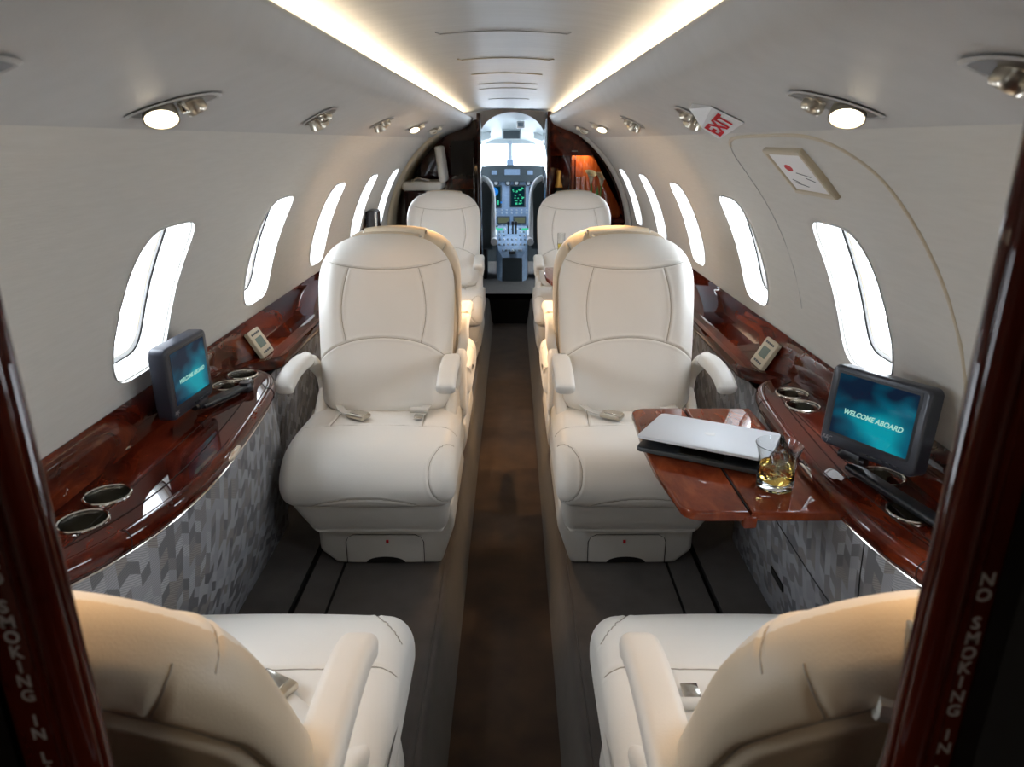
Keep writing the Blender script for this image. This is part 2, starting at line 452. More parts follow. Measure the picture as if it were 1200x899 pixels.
# headliner
cx = [(-.45,1.570)] + [(x, 1.642-.36*x*x) for x in np.linspace(-.40,.40,25)] + [(.45,1.570)]
rows = [[Vector((x, y, z)) for x, z in cx] for y in (-.8, 1, 3, 5.62)]
struct(ribbon('ceiling', rows, M['satin'], auto=60), 'curved satin headliner')
for s in (-1, 1):
    v = [(.272,1.572),(.266,1.575),(.262,1.571),(.2625,1.566)] + [(.27,1.553),(.285,1.530),(.297,1.519),(.312,1.511),(.335,1.502),(.38,1.4845),(.43,1.465),(.475,1.447),(.505,1.434),(.516,1.4285),(.521,1.4275),(.526,1.431),(.56,1.48)]
    rows = [[Vector((s*x, y, z)) for x, z in v] for y in (.34, 2, 5.40)]
    struct(ribbon('trim_1', rows, M['vinyl'], auto=60), 'long grey passenger service valance under the cove light')
    # cove trough
    v = [(.272,1.572),(.276,1.556),(.30,1.545),(.45,1.571)]
    rows = [[Vector((s*x, y, z)) for x, z in v] for y in (.34, 2, 5.40)]
    struct(ribbon('trim_2', rows, M['white'], auto=60))
    t = tube('cove_lamp', [(s*.305, .45, 1.556), (s*.305, 5.3, 1.556)], .004, M['cove'], n=8)
    tag(t, 'long warm %s cove strip lamp tucked above the valance' % ('left' if s < 0 else 'right'), 'lamp')
rows = [[Vector((.98*math.cos(a), y, .80+.98*math.sin(a))) for a in np.linspace(.62, PI-.62, 30)] for y in (-1.0, 2, 5.62)]
struct(ribbon('ceiling.002', rows, M['void'], auto=60), 'outer roof skin above the headliner')
# air slots across the headliner
for i, (y, h, tick) in enumerate([(1.66,.137,1),(2.18,.128,1),(2.65,.123,0),(3.10,.118,0),(3.38,.127,0),(4.20,.112,0)]):
    pts = [Vector((x, y, 1.6405-.36*x*x)) for x in np.linspace(-h, h, 17)]
    if tick: pts = [pts[0]+Vector((-.004,-.035,-.001))] + pts + [pts[-1]+Vector((.004,-.035,-.001))]
    o = tube('ceiling_seam', pts, .0016, M['champagne' if i in (1,2) else 'vinyl'], n=6, sect=rrect(.007 if i else .003, .0025, .001, 2))
    o.name = 'air_slot'
    tag(o, ['nearest thin air slot line across the headliner, grey with bent ends', 'second nearest headliner air slot, pale with bent ends',
            'third nearest headliner air slot, straight and pale', 'fourth nearest headliner air slot, thin and short', 'fifth nearest headliner air slot, thin, a little wider than the fourth',
            'farthest headliner air slot, by the cockpit end'][i], 'vent', 'air slots in the headliner')

# escape hatch outline on the right wall
hp = [(.15,1.80,1.30),(.57,1.815,1.35),(.545,1.79,1.385),(.525,1.74,1.413),(.515,1.66,1.425),(.513,1.50,1.427),(.512,1.32,1.429),(.518,1.22,1.423),(.535,1.14,1.404),(.56,1.105,1.38)]
pth = []
for z in (1.0,1.1,1.2,1.3): pth.append((1.82, z))
pth += [(1.815,1.35),(1.79,1.39),(1.72,1.418),(1.62,1.427),(1.45,1.429),(1.32,1.429),(1.23,1.424),(1.16,1.405),(1.115,1.37),(1.105,1.32),(1.103,1.22),(1.103,1.1),(1.105,1.0),(1.105,.89)]
sm = catmull([(0,a,b) for a,b in pth], 5)
pts = []; ups = []
for q in sm:
    ph = math.asin(min(.999,(q.z-ZC)/R)); pts.append(fus(1, ph, q.y, R-.0005)); ups.append(Vector((-math.cos(ph),0,-math.sin(ph))))
aft = pts[28:]; fwd = pts[:29]
struct(tube('trim_3', aft, .0035, M['champagne'], n=8, up=ups[28:], sect=circ(.0045,8,.003)), 'tan edge strip of the emergency exit hatch')
struct(tube('trim_4', fwd, .0012, M['vinyl'], n=6, up=ups[:29]))

# side ledges (long narrow wood ledge)
def smooth01(t): t = max(0, min(1, t)); return t*t*(3-2*t)
for s in (-1, 1):
    ye = 1.93 if s < 0 else 1.82
    rows = []; ys = list(np.linspace(.36, ye-.05, 4)) + list(np.linspace(ye, ye+.16, 10)) + [3, 4.70]
    for y in ys:
        k = smooth01((y-ye)/.14)
        fx = .783 - .053*k; fz = .804 - .004*k
        ix = .76 - .08*k
        sec = [(.806,.893),(.801,.894),(.797,.889),(.790,.880),(.786-.012*k,.868-.006*k),(fx,fz),(min(fx,ix)+.0,.800),(ix+.006,.797),(ix,.790),(ix,.768),(ix+.004,.762),(ix+.05,.760)]
        rows.append([Vector((s*a, y, b)) for a, b in sec])
    led = empty('side_ledge', (s*.78, 3.0, .78), 'long glossy mahogany ledge along the %s cabin wall' % ('left' if s < 0 else 'right'), 'ledge', 'wall ledges')
    fix(ribbon('rail', rows, M['wood'], led, auto=50))
    rows = [[Vector((s*a, y, b)) for a, b in ((.70,.762),(.715,.60),(.742,.40),(.755,.22))] for y in (ye-.02, 3, 4.70)]
    uv = [(q.y, q.z) for r_ in rows for q in r_]
    ribbon('lower_panel', rows, M['mosaic'], led, uvs=uv, auto=60)

# bulged consoles
def console(s, dy, label):
    top = [(.79,.62),(.765,.74),(.722,.83),(.678,.915),(.640,.985),(.605,1.09),(.588,1.20),(.584,1.32),(.590,1.45),(.600,1.58),(.613,1.70),(.628,1.785),(.648,1.838),(.672,1.872),(.705,1.90),(.745,1.925)]
    if s > 0: top = [(.79-(.79-x)*.83, y) for x, y in top]
    T = catmull([(x, y, 0) for x, y in top], 5)
    root = empty('side_console', (s*.70, 1.3+dy, .226), label, 'console', 'bulged side consoles')
    n = len(T); arc = [0]
    for i in range(1, n): arc.append(arc[-1] + (T[i]-T[i-1]).length)
    nor = []
    for i in range(n):
        t = (T[min(i+1,n-1)] - T[max(i-1,0)]).normalized(); nor.append(Vector((-t.y, t.x, 0)) if False else Vector((t.y*-1, t.x, 0)))
    # outward (towards the aisle) normal = smaller |x|
    cen = Vector((.80,1.3,0))
    nor = [q if (T[i]-cen).dot(q) > 0 else -q for i, q in enumerate(nor)]
    def row(d, z): return [Vector((s*(T[i].x+nor[i].x*d), T[i].y+nor[i].y*d+dy, z)) for i in range(n)]
    # deck slab, boolean cut for the cups
    dk = [Vector((s*.781, .62+dy, 0)), Vector((s*.781, 1.925+dy, 0))]
    edge = [row(-.016, .8045)]
    out = [q for q in row(-.012, 0)]
    bm = bmesh.new()
    loop = [Vector((q.x, q.y, .8045)) for q in out if abs(q.x) < .781] + [Vector((s*.783, 1.905+dy, .8045)), Vector((s*.783, .69+dy, .8045))]
    f = bm.faces.new([bm.verts.new(q) for q in loop])
    r = bmesh.ops.extrude_face_region(bm, geom=[f])
    for v in r['geom']:
        if isinstance(v, bmesh.types.BMVert): v.co.z = .78
    deck = bmo('deck', bm, M['wood'], root, smooth=False)
    cups = {-1: [(.723,1.149),(.714,1.055),(.729,1.848),(.735,1.757)], 1: [(.737,1.695),(.730,1.605),(.735,1.225),(.715,1.085)]}[s]
    cut_objs = []
    for (x, y) in cups:
        cut_objs.append(lathe('cut', [(0,.70),(.0375,.70),(.0375,.85),(0,.85)], (s*x, y, 0), M['steel_in'], None, n=40))
    bpy.context.view_layer.update()
    cut(deck, cut_objs)
    # rounded fascia in three bands: soft shoulder, face, chrome bottom strip
    prof = [(-.0125,.8045),(-.008,.8055),(-.002,.8050),(.004,.8020),(.008,.7965),(.0095,.789),(.008,.779),(.003,.770),(-.006,.764),(-.03,.760)]
    rows = [list(q) for q in zip(*[row(d, z) for d, z in prof])]
    fix(ribbon('fascia', rows, M['wood'], root, auto=70))
    tube('chrome_strip', row(-.002, .7635), .0022, M['chrome'], root, n=6)
    # lid seams inlaid in the deck
    lid = [q for q in row(-.047, .8052) if abs(q.x) < .775]
    tube('lid_seam', lid, .0009, M['gap'], root, n=6)
    ln2 = [Vector((s*.695, y+dy, .8050)) for y in np.linspace(.98, 1.72, 8)]
    tube('lid_seam', ln2, .0008, M['gap'], root, n=6)
    # recessed finger pull on the fascia
    k = min(range(n), key=lambda i: abs(T[i].y-1.38))
    q = row(.0085, .786)[k]
    bmx = bmesh.new(); bmesh.ops.create_uvsphere(bmx, u_segments=24, v_segments=12, radius=1)
    for v in bmx.verts: v.co = Vector((q.x + v.co.x*.005, q.y + v.co.y*.040, q.z + v.co.z*.011))
    bmo('finger_pull', bmx, M['chrome'], root)
    for yj in (1.02, 1.74):
        k = min(range(n), key=lambda i: abs(T[i].y-yj))
        pts = [Vector((s*(T[k].x+nor[k].x*(d+.0004)), T[k].y+nor[k].y*(d+.0004)+dy, z+.0003)) for d, z in prof]
        tube('fascia_joint', pts, .0009, M['gap'], root, n=6, up=Vector((0,1,0)))
    # fabric skirt, ruled down to the floor line
    rows = []; uv = []; kk = 9
    for i in range(n):
        x0, y0 = T[i].x-nor[i].x*.006, T[i].y-nor[i].y*.006
        t = i/(n-1)
        xb = max(.716, min(.79, x0+.02)) if y0 < 1.0 or y0 > 1.86 else .716
        if 1.0 <= y0 < 1.86: xb = .716
        xb = .716 + .06*smooth01((.95-y0)/.25) + .05*smooth01((y0-1.86)/.06)
        yb = y0 + .17*smooth01((y0-1.35)/.5)
        r_ = []
        for j in range(kk):
            v = j/(kk-1); bulge = -.012*math.sin(v*PI)
            p = Vector((s*(x0+(xb-x0)*v**1.15+bulge), y0+(yb-y0)*v+dy, .763-(.763-.222)*v))
            r_.append(p); uv.append((arc[i], p.z*1.03))
        rows.append(r_)
    ribbon('fabric_skirt', rows, M['mosaic'], root, uvs=uv, auto=80)
    if s > 0:
        k = min(range(n), key=lambda i: abs(T[i].y-1.16))
        tube('panel_joint', [q+Vector((-.0005*s,0,0)) for q in rows[k]], .0012, M['gap'], root, n=6, up=Vector((0,1,0)))
        k = min(range(n), key=lambda i: abs(T[i].y-1.60))
        a, b = rows[k][5], rows[k][6]
        k2 = min(range(n), key=lambda i: abs(T[i].y-1.47)); c2 = rows[k2][5]
        ax = (c2-a).normalized(); up_ = (a-b).normalized()
        obox('floor_grille', (a+c2)/2*.5+(b+rows[k2][6])/2*.5, ax, ax.cross(up_), up_, (.085,.008,.022), M['gap'], root)
        tube('panel_joint', [rows[i][3]+Vector((-.0005*s,0,0)) for i in range(10, n-6)], .0012, M['gap'], root, n=6)
    # cup holders as parts
    for (x, y) in cups:
        cp = lathe('cup_holder', [(0,.722),(.033,.722),(.0355,.728),(.0362,.800),(.0365,.805),(.0385,.8075),(.0405,.8065),(.0415,.8050)], (s*x, y, 0), M['steel_in'], root, n=40)
        lathe('rim', [(.0362,.8035),(.0368,.8075),(.0390,.8090),(.0412,.8075),(.0418,.8046)], (s*x, y, 0), M['chrome'], cp, n=40)
    return root
console(-1, 0, 'burl wood and mosaic fabric console on the left wall under the first window')
console(1, -.09, 'burl wood and mosaic fabric console on the right wall beside the folding table')

# small control plates on the ledge slope
def control(s, y, label):
    c = Vector((s*.752, y, .8365)); ay = Vector((0,-s,0)); up = Vector((s*.50,0,.87)).normalized()
    n = ay.cross(up)
    if n.x*s > 0: ay = -ay
    r = empty('cabin_control', c, label, 'control panel', 'cabin control plates on the ledges')
    n = ay.cross(up).normalized(); c2 = c + n*.008
    plate('face_plate', c2, ay, up, .092, .088, .006, .012, M['champagne'], r, bev=.002)
    plate('display', c2+n*.0006+up*.002, ay, up, .052, .032, .003, .001, M['lcd'], r)
    for k in range(5): plate('button', c2+n*.0012+up*.031+ay*(k-2)*.013, ay, up, .008, .006, .001, .002, M['ink'], r)
    for k in range(4): plate('button', c2+n*.0012-up*.030+ay*(k-1.5)*.015, ay, up, .010, .006, .001, .002, M['ink'], r)
    return r
control(-1, 2.06, 'beige control plate with grey display on the left ledge')
control(1, 1.945, 'beige control plate with grey display on the right ledge')

# ---------------------------------------------------------------- seats
def groove(points, lines, depth, sig):
    # points Nx2 array, lines list of Kx2 polylines -> displacement depth at each point
    d2 = np.full(len(points), 1e9)
    for ln in lines:
        ln = np.array(ln, float)
        for a, b in zip(ln[:-1], ln[1:]):
            ab = b-a; L2 = (ab**2).sum()+1e-12
            t = np.clip(((points-a) @ ab)/L2, 0, 1)
            q = a + t[:,None]*ab
            d2 = np.minimum(d2, ((points-q)**2).sum(1))
    d = np.sqrt(d2)
    return depth*np.exp(-(d/sig)**2) - depth*.28*np.exp(-((d-2.6*sig)/(1.6*sig))**2)
def spl(pts, n=6): return [(q.x, q.y) for q in catmull([(a,b,0) for a,b in pts], n)]
def rs(pts, k):
    P = np.array(pts, float); s = np.r_[0, np.cumsum(np.sqrt((np.diff(P,axis=0)**2).sum(1)))]
    t = np.linspace(0, s[-1], k); return np.c_[np.interp(t,s,P[:,0]), np.interp(t,s,P[:,1])], s[-1]

def grid_mesh(name, P, mat, parent, closed_u=False, seam=None):
    nu, nv = P.shape[:2]; vs = P.reshape(-1,3); fs = []
    for i in range(nu if closed_u else nu-1):
        for j in range(nv-1):
            i2 = (i+1) % nu
            fs.append((i*nv+j, i2*nv+j, i2*nv+j+1, i*nv+j+1))
    return mk(name, [tuple(map(float, v)) for v in vs], fs, mat, parent, auto=0)

def threads(U, P, NN, lines, par, r=.0010):
    # thin stitched seam lying on a surface grid: U (n,2) parameters, P (n,3) positions
    for ln in lines:
        q, Lt = rs(ln, max(12, int(len(ln)*2))); pts = []
        for a in q:
            d2 = ((U-a)**2).sum(1); k = np.argpartition(d2, 4)[:4]; w = 1/(d2[k]+1e-9); w /= w.sum()
            pts.append(Vector(tuple(map(float, (P[k]*w[:,None]).sum(0) + (NN[k]*w[:,None]).sum(0)*.0009))))
        tube('seam', pts, r, M['seam'], par, n=5)
def pillow(name, prof, x0, x1, r, mat, parent, nx=60, ns=110, lines=(), depth=.004, sig=.0028, crown=0.0, xwarp=None, sm=True):
    # profile in (y,z), swept across x with rounded ends; lines in (x, arc length along profile)
    pr_ = [(q.x, q.y) for q in catmull([(a,b,0) for a,b in prof], 8, closed=True)] if sm else list(prof)
    pr_.append(pr_[0]); S, Ltot = rs(pr_, ns+1); S = S[:-1]
    nxt = np.roll(S,-1,0)-np.roll(S,1,0); nn = np.c_[nxt[:,1], -nxt[:,0]]; nn /= np.linalg.norm(nn,axis=1)[:,None]
    cen = S.mean(0)
    if ((S-cen)*nn).sum() < 0: nn = -nn
    sl = np.arange(ns)*Ltot/ns
    a = np.linspace(0, PI/2, 9)
    left = [(x0 + r*(1-math.cos(q)), r*(1-math.sin(q))) for q in a]
    xs = left + [(x, 0) for x in np.linspace(x0+r, x1-r, nx)[1:-1]] + [(x1-(q[0]-x0), q[1]) for q in left[::-1]]
    P = np.zeros((len(xs), ns, 3)); U = np.zeros((len(xs), ns, 2))
    for i, (x, ins) in enumerate(xs):
        t = (x-(x0+x1)/2)/((x1-x0)/2)
        q = S - nn*ins + nn*(crown*(1-t*t))
        P[i,:,0] = x; P[i,:,1:] = q; U[i,:,0] = x; U[i,:,1] = sl
    if len(lines):
        g = groove(U.reshape(-1,2), lines, depth, sig).reshape(len(xs), ns)
        P[:,:,1:] -= nn[None]*g[:,:,None]
    if xwarp: 
        for i in range(len(xs)):
            for j in range(ns): P[i,j] = xwarp(*P[i,j])
    nv = len(xs); vs = [tuple(map(float, v)) for v in P.reshape(-1,3)]; fs = []
    for i in range(nv-1):
        for j in range(ns): fs.append((i*ns+j, (i+1)*ns+j, (i+1)*ns+(j+1) % ns, i*ns+(j+1) % ns))
    for e in (0, nv-1):
        vs.append(tuple(map(float, P[e].mean(0)))); c = len(vs)-1
        for j in range(ns): fs.append((c, e*ns+j, e*ns+(j+1) % ns))
    o = fix(mk(name, vs, fs, mat, parent, auto=0))
    if len(lines):
        NN = np.zeros_like(P); NN[:,:,1:] = nn[None]
        threads(U.reshape(-1,2), P.reshape(-1,3), NN.reshape(-1,3), lines, o)
    return o

def make_seat(m, hi=True, recl=18.0, armback=0.0, bs=0.0, wexp=2.6, rim=.006):
    """seat facing -Y, origin on the platform under the seat pan; m=+1: aisle on +x side"""
    root = empty('aircraft_armchair', (0,0,0))
    W[root.name] = Vector((0,0,0))
    # --- cushion
    prof = [(.235,.395),(.12,.400),(0,.407),(-.06,.408),(-.12,.400),(-.165,.380),(-.197,.350),(-.212,.315),(-.208,.280),(-.190,.256),(-.15,.247),(0,.245),(.15,.245),(.22,.255),(.245,.30),(.245,.36)]
    # arc length positions along the profile: measured from (.235,.395) forwards
    def s_of(y):  # on the top side
        return .235 - y
    ln = []
    st = s_of(.0)
    ln.append(spl([(-.235,st+.012),(-.16,st+.003),(-.05,st-.003),(.05,st-.003),(.16,st+.003),(.235,st+.012)]))
    for q in (-1,1): ln.append(spl([(q*.125,0.0),(q*.128,.10),(q*.135,st)]))
    # smile seam low on the front roll
    b = .645
    fr = .235+.06+.075
    ln.append(spl([(-.155,.552),(-.115,.532),(-.05,.518),(0,.515),(.05,.518),(.115,.532),(.155,.552)]))
    ln.append(spl([(m*.232,.325),(m*.200,.36),(m*.176,.41),(m*.172,.46),(m*.185,.505),(m*.222,.540)]))
    pillow('cushion', prof, -.240, .240, .045, M['leather'], root, nx=130, ns=330, lines=ln, depth=.0034, sig=.0026, crown=.006)
    # --- lower pan
    prof = [(.22,.27),(-.13,.27),(-.165,.262),(-.172,.235),(-.160,.180),(-.145,.152),(-.12,.145),(.22,.145)]
    def warp(x, y, z):
        k = max(0, (.25-z)/.125)
        if x*m < 0: x = x*(1 - .30*min(1,k))      # wall side narrows downwards
        else: x = x*(1 - .08*min(1,k))
        return (x, y, z)
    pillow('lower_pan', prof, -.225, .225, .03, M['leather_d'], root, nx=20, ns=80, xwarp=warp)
    # --- pedestal with clipped wall-side corner
    out = [(-.175,.0+.045),(-.125,0),(.185,0),(.228,.13),(.222,.20),(-.175,.20)]
    out = [(x*m, z) for x, z in out]
    bm = bmesh.new(); f = bm.faces.new([bm.verts.new((x,-.085,z)) for x, z in out])
    r = bmesh.ops.extrude_face_region(bm, geom=[f])
    for v in r['geom']:
        if isinstance(v, bmesh.types.BMVert): v.co.y = .36
    bmesh.ops.bevel(bm, geom=[e for e in bm.edges], offset=.014, segments=3, profile=.5, affect='EDGES')
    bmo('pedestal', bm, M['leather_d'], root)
    # storage drawer with life vest tab and finger cut-out
    yf = -.0855
    dx = .02*m
    pts = [(x+dx, yf-.0006, z) for x, z in ((-.115,.004),(-.115,.075),(-.108,.092),(-.092,.100),(.092,.100),(.108,.092),(.115,.075),(.115,.004))]
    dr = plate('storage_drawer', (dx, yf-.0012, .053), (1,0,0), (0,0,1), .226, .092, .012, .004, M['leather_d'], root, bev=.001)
    tube('drawer_seam', pts, .0011, M['gap'], dr, n=6, up=Vector((0,1,0)))
    vs = [(dx, yf-.0016, .006)] + [(dx+.058*math.cos(a), yf-.0016, .006+.020*math.sin(a)) for a in np.linspace(0, PI, 17)]
    mk('finger_cutout', vs, [(0,i,i+1) for i in range(1,17)], M['gap'], dr, smooth=False)
    obox('vest_tab', (dx+.008*m, yf-.003, .078), (1,0,0), (0,1,0), (0,0,1), (.008,.002,.011), M['red'], dr)
    # --- backrest
    H0, H1, RT = -.035, .555, .20
    nh, nx = (230, 150) if hi else (120, 90)
    cl, sl_ = math.cos(math.radians(recl)), math.sin(math.radians(recl))
    def halfw(h):
        w = .214 - .017*max(0,(.34-h)/.36)**1.5
        if h > .36: w = .214*(1-((h-.36)/.18)**wexp)**(1/wexp) if h < .54 else 0
        if h < .03: w *= (1-((.03-h)/.07)**2.5)**(1/2.5) if h > -.04 else 0
        return max(w, .002)
    a = np.linspace(0, 1, nh)
    hs = np.r_[-.0395 + .0695*(1-np.cos(np.linspace(0,PI/2,22)))[0:-1], np.linspace(.03,.34,110 if hi else 50), .34+.1999*np.sin(np.linspace(0,PI/2,100 if hi else 50))[1:]]
    ln = [spl([(-.218,.475),(-.16,.440),(-.08,.424),(0,.420),(.08,.424),(.16,.440),(.218,.475)]),
          spl([(-.215,.135),(-.15,.180),(-.08,.203),(0,.210),(.08,.203),(.15,.180),(.215,.135)])]
    for q in (-1,1): ln.append(spl([(q*.108,.425),(q*.123,.37),(q*.130,.31),(q*.128,.26),(q*.115,.192)]))
    lb = [spl([(-.172,-.03),(-.192,.15),(-.194,.34),(-.183,.40),(-.150,.455),(-.09,.500),(0,.516),(.09,.500),(.150,.455),(.183,.40),(.194,.34),(.192,.15),(.172,-.03)]),
          spl([(-.150,.456),(-.168,.485)]), spl([(.150,.456),(.168,.485)])]
    ss = np.sin(np.linspace(-PI/2, PI/2, nx))*.45 + np.linspace(-1,1,nx)*.55
    G = []; US = []
    for side, T0, lines in ((-1,.062,ln),(1,.055,lb)):
        P = np.zeros((len(hs), nx, 3)); U = np.zeros((len(hs), nx, 2))
        for i, h in enumerate(hs):
            w = halfw(h)
            if h > .34: th = (1-((h-.34)/.2005)**3)**(1/2.2)
            elif h < .03: th = max(0,1-((.03-h)/.07)**2.5)**(1/2.2)
            else: th = 1
            sh = np.maximum(0, 1-np.abs(ss)**3.2)**(1/2.4)
            x = ss*w
            t = T0*sh*th
            if side < 0:
                t = t + .010*np.exp(-((np.abs(x)-.165)/.035)**2)*sh*th*(1 if h < .45 else 0.4) + .010*math.exp(-((h-.10)/.09)**2)*sh*th + .008*math.exp(-((h-.50)/.06)**2)*sh*th
            P[i,:,0] = x; P[i,:,1] = side*t; P[i,:,2] = h
            U[i,:,0] = x; U[i,:,1] = h
        g = groove(U.reshape(-1,2), lines, .0036 if side < 0 else .005, .0026 if side < 0 else .0042).reshape(len(hs), nx)
        edge = np.minimum(1, np.abs(P[:,:,1])/.02)
        P[:,:,1] -= side*g*edge
        G.append(P); US.append(U)
    vs = []; fs = []
    nH = len(hs)
    for P in G: vs += [tuple(map(float, v)) for v in P.reshape(-1,3)]
    for b0 in (0, nH*nx):
        for i in range(nH-1):
            for j in range(nx-1): fs.append((b0+i*nx+j, b0+i*nx+j+1, b0+(i+1)*nx+j+1, b0+(i+1)*nx+j))
    def place(v): return (v[0], .190 + bs + v[1]*cl + v[2]*sl_, .405 + v[2]*cl - v[1]*sl_)
    o = mk('backrest', [place(v) for v in vs], fs, None, root, auto=0, mats=[M['leather'], M['buff_glow']], midx=[0 if k < len(fs)//2 and -G[0][(k//(nx-1)), k % (nx-1), 1] > rim else 1 for k in range(len(fs))])
    bm = bmesh.new(); bm.from_mesh(o.data); bmesh.ops.remove_doubles(bm, verts=bm.verts, dist=2e-5); bmesh.ops.recalc_face_normals(bm, faces=bm.faces)
    bm.to_mesh(o.data); bm.free()
    for p in o.data.polygons: p.use_smooth = True
    for U_, P_, sd_, lns in ((US[0],G[0],-1,ln),(US[1],G[1],1,lb)):
        Pp = np.array([place(v) for v in P_.reshape(-1,3)]); NN = np.zeros_like(Pp); NN[:,1] = sd_
        threads(U_.reshape(-1,2), Pp, NN, lns, o)
    # headrest cap on the rear top edge of the back
    hr = []
    for i, x in enumerate(np.linspace(-.10,.10,21)):
        hh = .543 - .9*x*x
        hr.append(Vector(place((x, .012, hh-.010))))
    tube('headrest', hr, .02, M['buff_glow'], root, sect=rrect(.050,.034,.013,5), up=Vector((0,0,1)))
    for q in (-1,1):
        c = Vector(place((q*.106, .016, .522)))
        plate('headrest_button', c+Vector((q*.002,.0,.008)), (0,1,0) if q>0 else (0,-1,0), (0,0,1), .018, .012, .004, .006, M['chrome'], root, bev=.001)
    # --- rear literature pocket (y+ side)
    def back_pt(x, h, e=0.0): 
        sh = max(0, 1-abs(x/max(.01,halfw(h)))**3.2)**(1/2.4)
        if h > .34: sh *= max(0,(1-((h-.34)/.2005)**3))**(1/2.2)
        return Vector(place((x, .055*sh+e, h)))
    pk = []; cols = np.linspace(-1,1,25); rws = np.linspace(.12,.466,22)
    pw_ = lambda h: .045+.065*(h-.12)/.346
    for h in rws:
        pk.append([back_pt(x*pw_(h), h, .003+.007*(1-x**4)*((h-.05)/.375)) for x in cols])
    o = ribbon('pocket', pk, M['tan'], root, auto=0)
    md = [back_pt(x, h, .004+.008) for x, h in [(-.108,.378),(.108,.378)]]
    top = [back_pt(x, .469, .010) for x in np.linspace(-.113,.113,15)]
    tube('pocket_rail', top, .0045, M['nickel'], o, n=8)
    tube('pocket_hem', [back_pt(x, .446, .0115) for x in np.linspace(-.103,.103,15)], .004, M['tan'], o, n=6)
    tube('pocket_hem', [back_pt(x, .488, .000) for x in np.linspace(-.125,.125,15)], .010, M['leather'], o, n=8)
    for q in (-1,1):
        tube('pocket_piping', [back_pt(q*(pw_(h)+.001), h, .005) for h in np.linspace(.12,.468,16)], .0028, M['leather'], o, n=6)
    # --- armrests
    for q in (-1,1):
        ax = q*(.212 if q*m > 0 else .236)
        path = catmull([(q*.205,.235+armback,.44),(q*.215,.245+armback,.49),(ax,.220+armback,.537),(ax,.160+armback,.562),(ax,.08+armback,.570),(ax,.0+armback,.566),(ax,-.050+armback,.553),(ax,-.070+armback,.541)], 6)
        n = len(path); sc = [1.0]*n
        for i in range(n):
            t = i/(n-1); sc[i] = .72+.30*smooth01((t-.1)/.4)
        sc[-1] = .35; sc[-2] = .72; sc[-3] = .90
        tube('armrest', path, .02, M['leather'], root, sect=rrect(.052,.040,.015,6), up=Vector((0,-1,.25)), scale=sc)
    # side bolster frames carrying the armrests
    for q in (-1,1):
        pr2 = [(.29,.20),(.05,.21),(-.03,.25),(-.02,.31),(.05,.36),(.14,.40),(.20,.44),(.25,.46),(.29,.45),(.31,.36)]
        pillow('side_shell', pr2, q*.205-.018, q*.205+.018, .014, M['leather'], root, nx=6, ns=70)
    # aisle-side recline buttons
    for k, z in enumerate((.315,.338,.361)):
        lathe('recline_button', [(0,.004),(.006,.004),(.008,.002),(.008,0),(0,0)], (m*.2405, -.05, z), M['chrome'], root, axis=(m,0,0), n=16)
    # --- seat belts
    bl = tube('seat_belt', catmull([(-.150*1,.16,.425),(-.120,.10,.420),(-.085,.07,.419)], 5), .01, M['leather_d'], root, sect=rrect(.022,.003,.001,2))
    obox('buckle', (-.062,.052,.424), (1,-.55,0), (.55,1,0), (0,0,1), (.066,.040,.015), M['nickel'], bl, bev=.005)
    obox('buckle_flap', (-.058,.050,.4325), (1,-.55,0), (.55,1,0), (0,0,1), (.048,.030,.004), M['chrome'], bl, bev=.0015)
    b2 = tube('seat_belt', catmull([(.135,.15,.425),(.125,.11,.420),(.118,.075,.416)], 5), .01, M['leather_d'], root, sect=rrect(.03,.003,.001,2))
    tube('belt_roll', [(.088,.090,.426),(.142,.090,.426)], .0095, M['leather_d'], b2, n=12)
    obox('belt_tongue', (.116,.055,.417), (1,0,0), (0,1,0), (0,0,1), (.026,.030,.004), M['chrome'], b2, bev=.001)
    return root
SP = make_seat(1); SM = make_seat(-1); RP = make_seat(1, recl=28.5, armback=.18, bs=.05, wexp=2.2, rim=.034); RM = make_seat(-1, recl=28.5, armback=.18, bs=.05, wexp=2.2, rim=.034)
SX = .378
seats = [
 # (proto, x, junction-origin y, rot180, label)
 (SP, -SX, 1.895, 0, 'cream leather seat beside the left console, facing the viewer'),
 (SM,  SX, 1.895, 0, 'cream leather seat behind the folding table, facing the viewer'),
 (RM, -.402, .900, 1, 'cream leather seat at bottom left, seen from behind'),
 (RP,  .402, .900, 1, 'cream leather seat at bottom right, seen from behind'),
 (SM, -SX, 2.785, 1, 'left seat back to back with the middle left seat, mostly hidden'),
 (SP,  SX, 2.785, 1, 'right seat back to back with the middle right seat, mostly hidden'),
 (SP, -SX, 3.86, 0, 'far left cream leather seat by the cabin entry'),
 (SM,  SX, 3.86, 0, 'far right cream leather seat in front of the wood cabinet'),
]
used = set()
for proto, x, y, rot, lab in seats:
    o = copy_tree(proto)
    o.location = (x, y, .222); o.rotation_euler = (0,0,PI if rot else 0)
    tag(o, lab, 'seat', 'cream leather cabin seats')
for proto in (SP, SM, RP, RM):
    for c in children(proto):
        for g in children(c):
            bpy.data.objects.remove(g)
        bpy.data.objects.remove(c)
    bpy.data.objects.remove(proto)

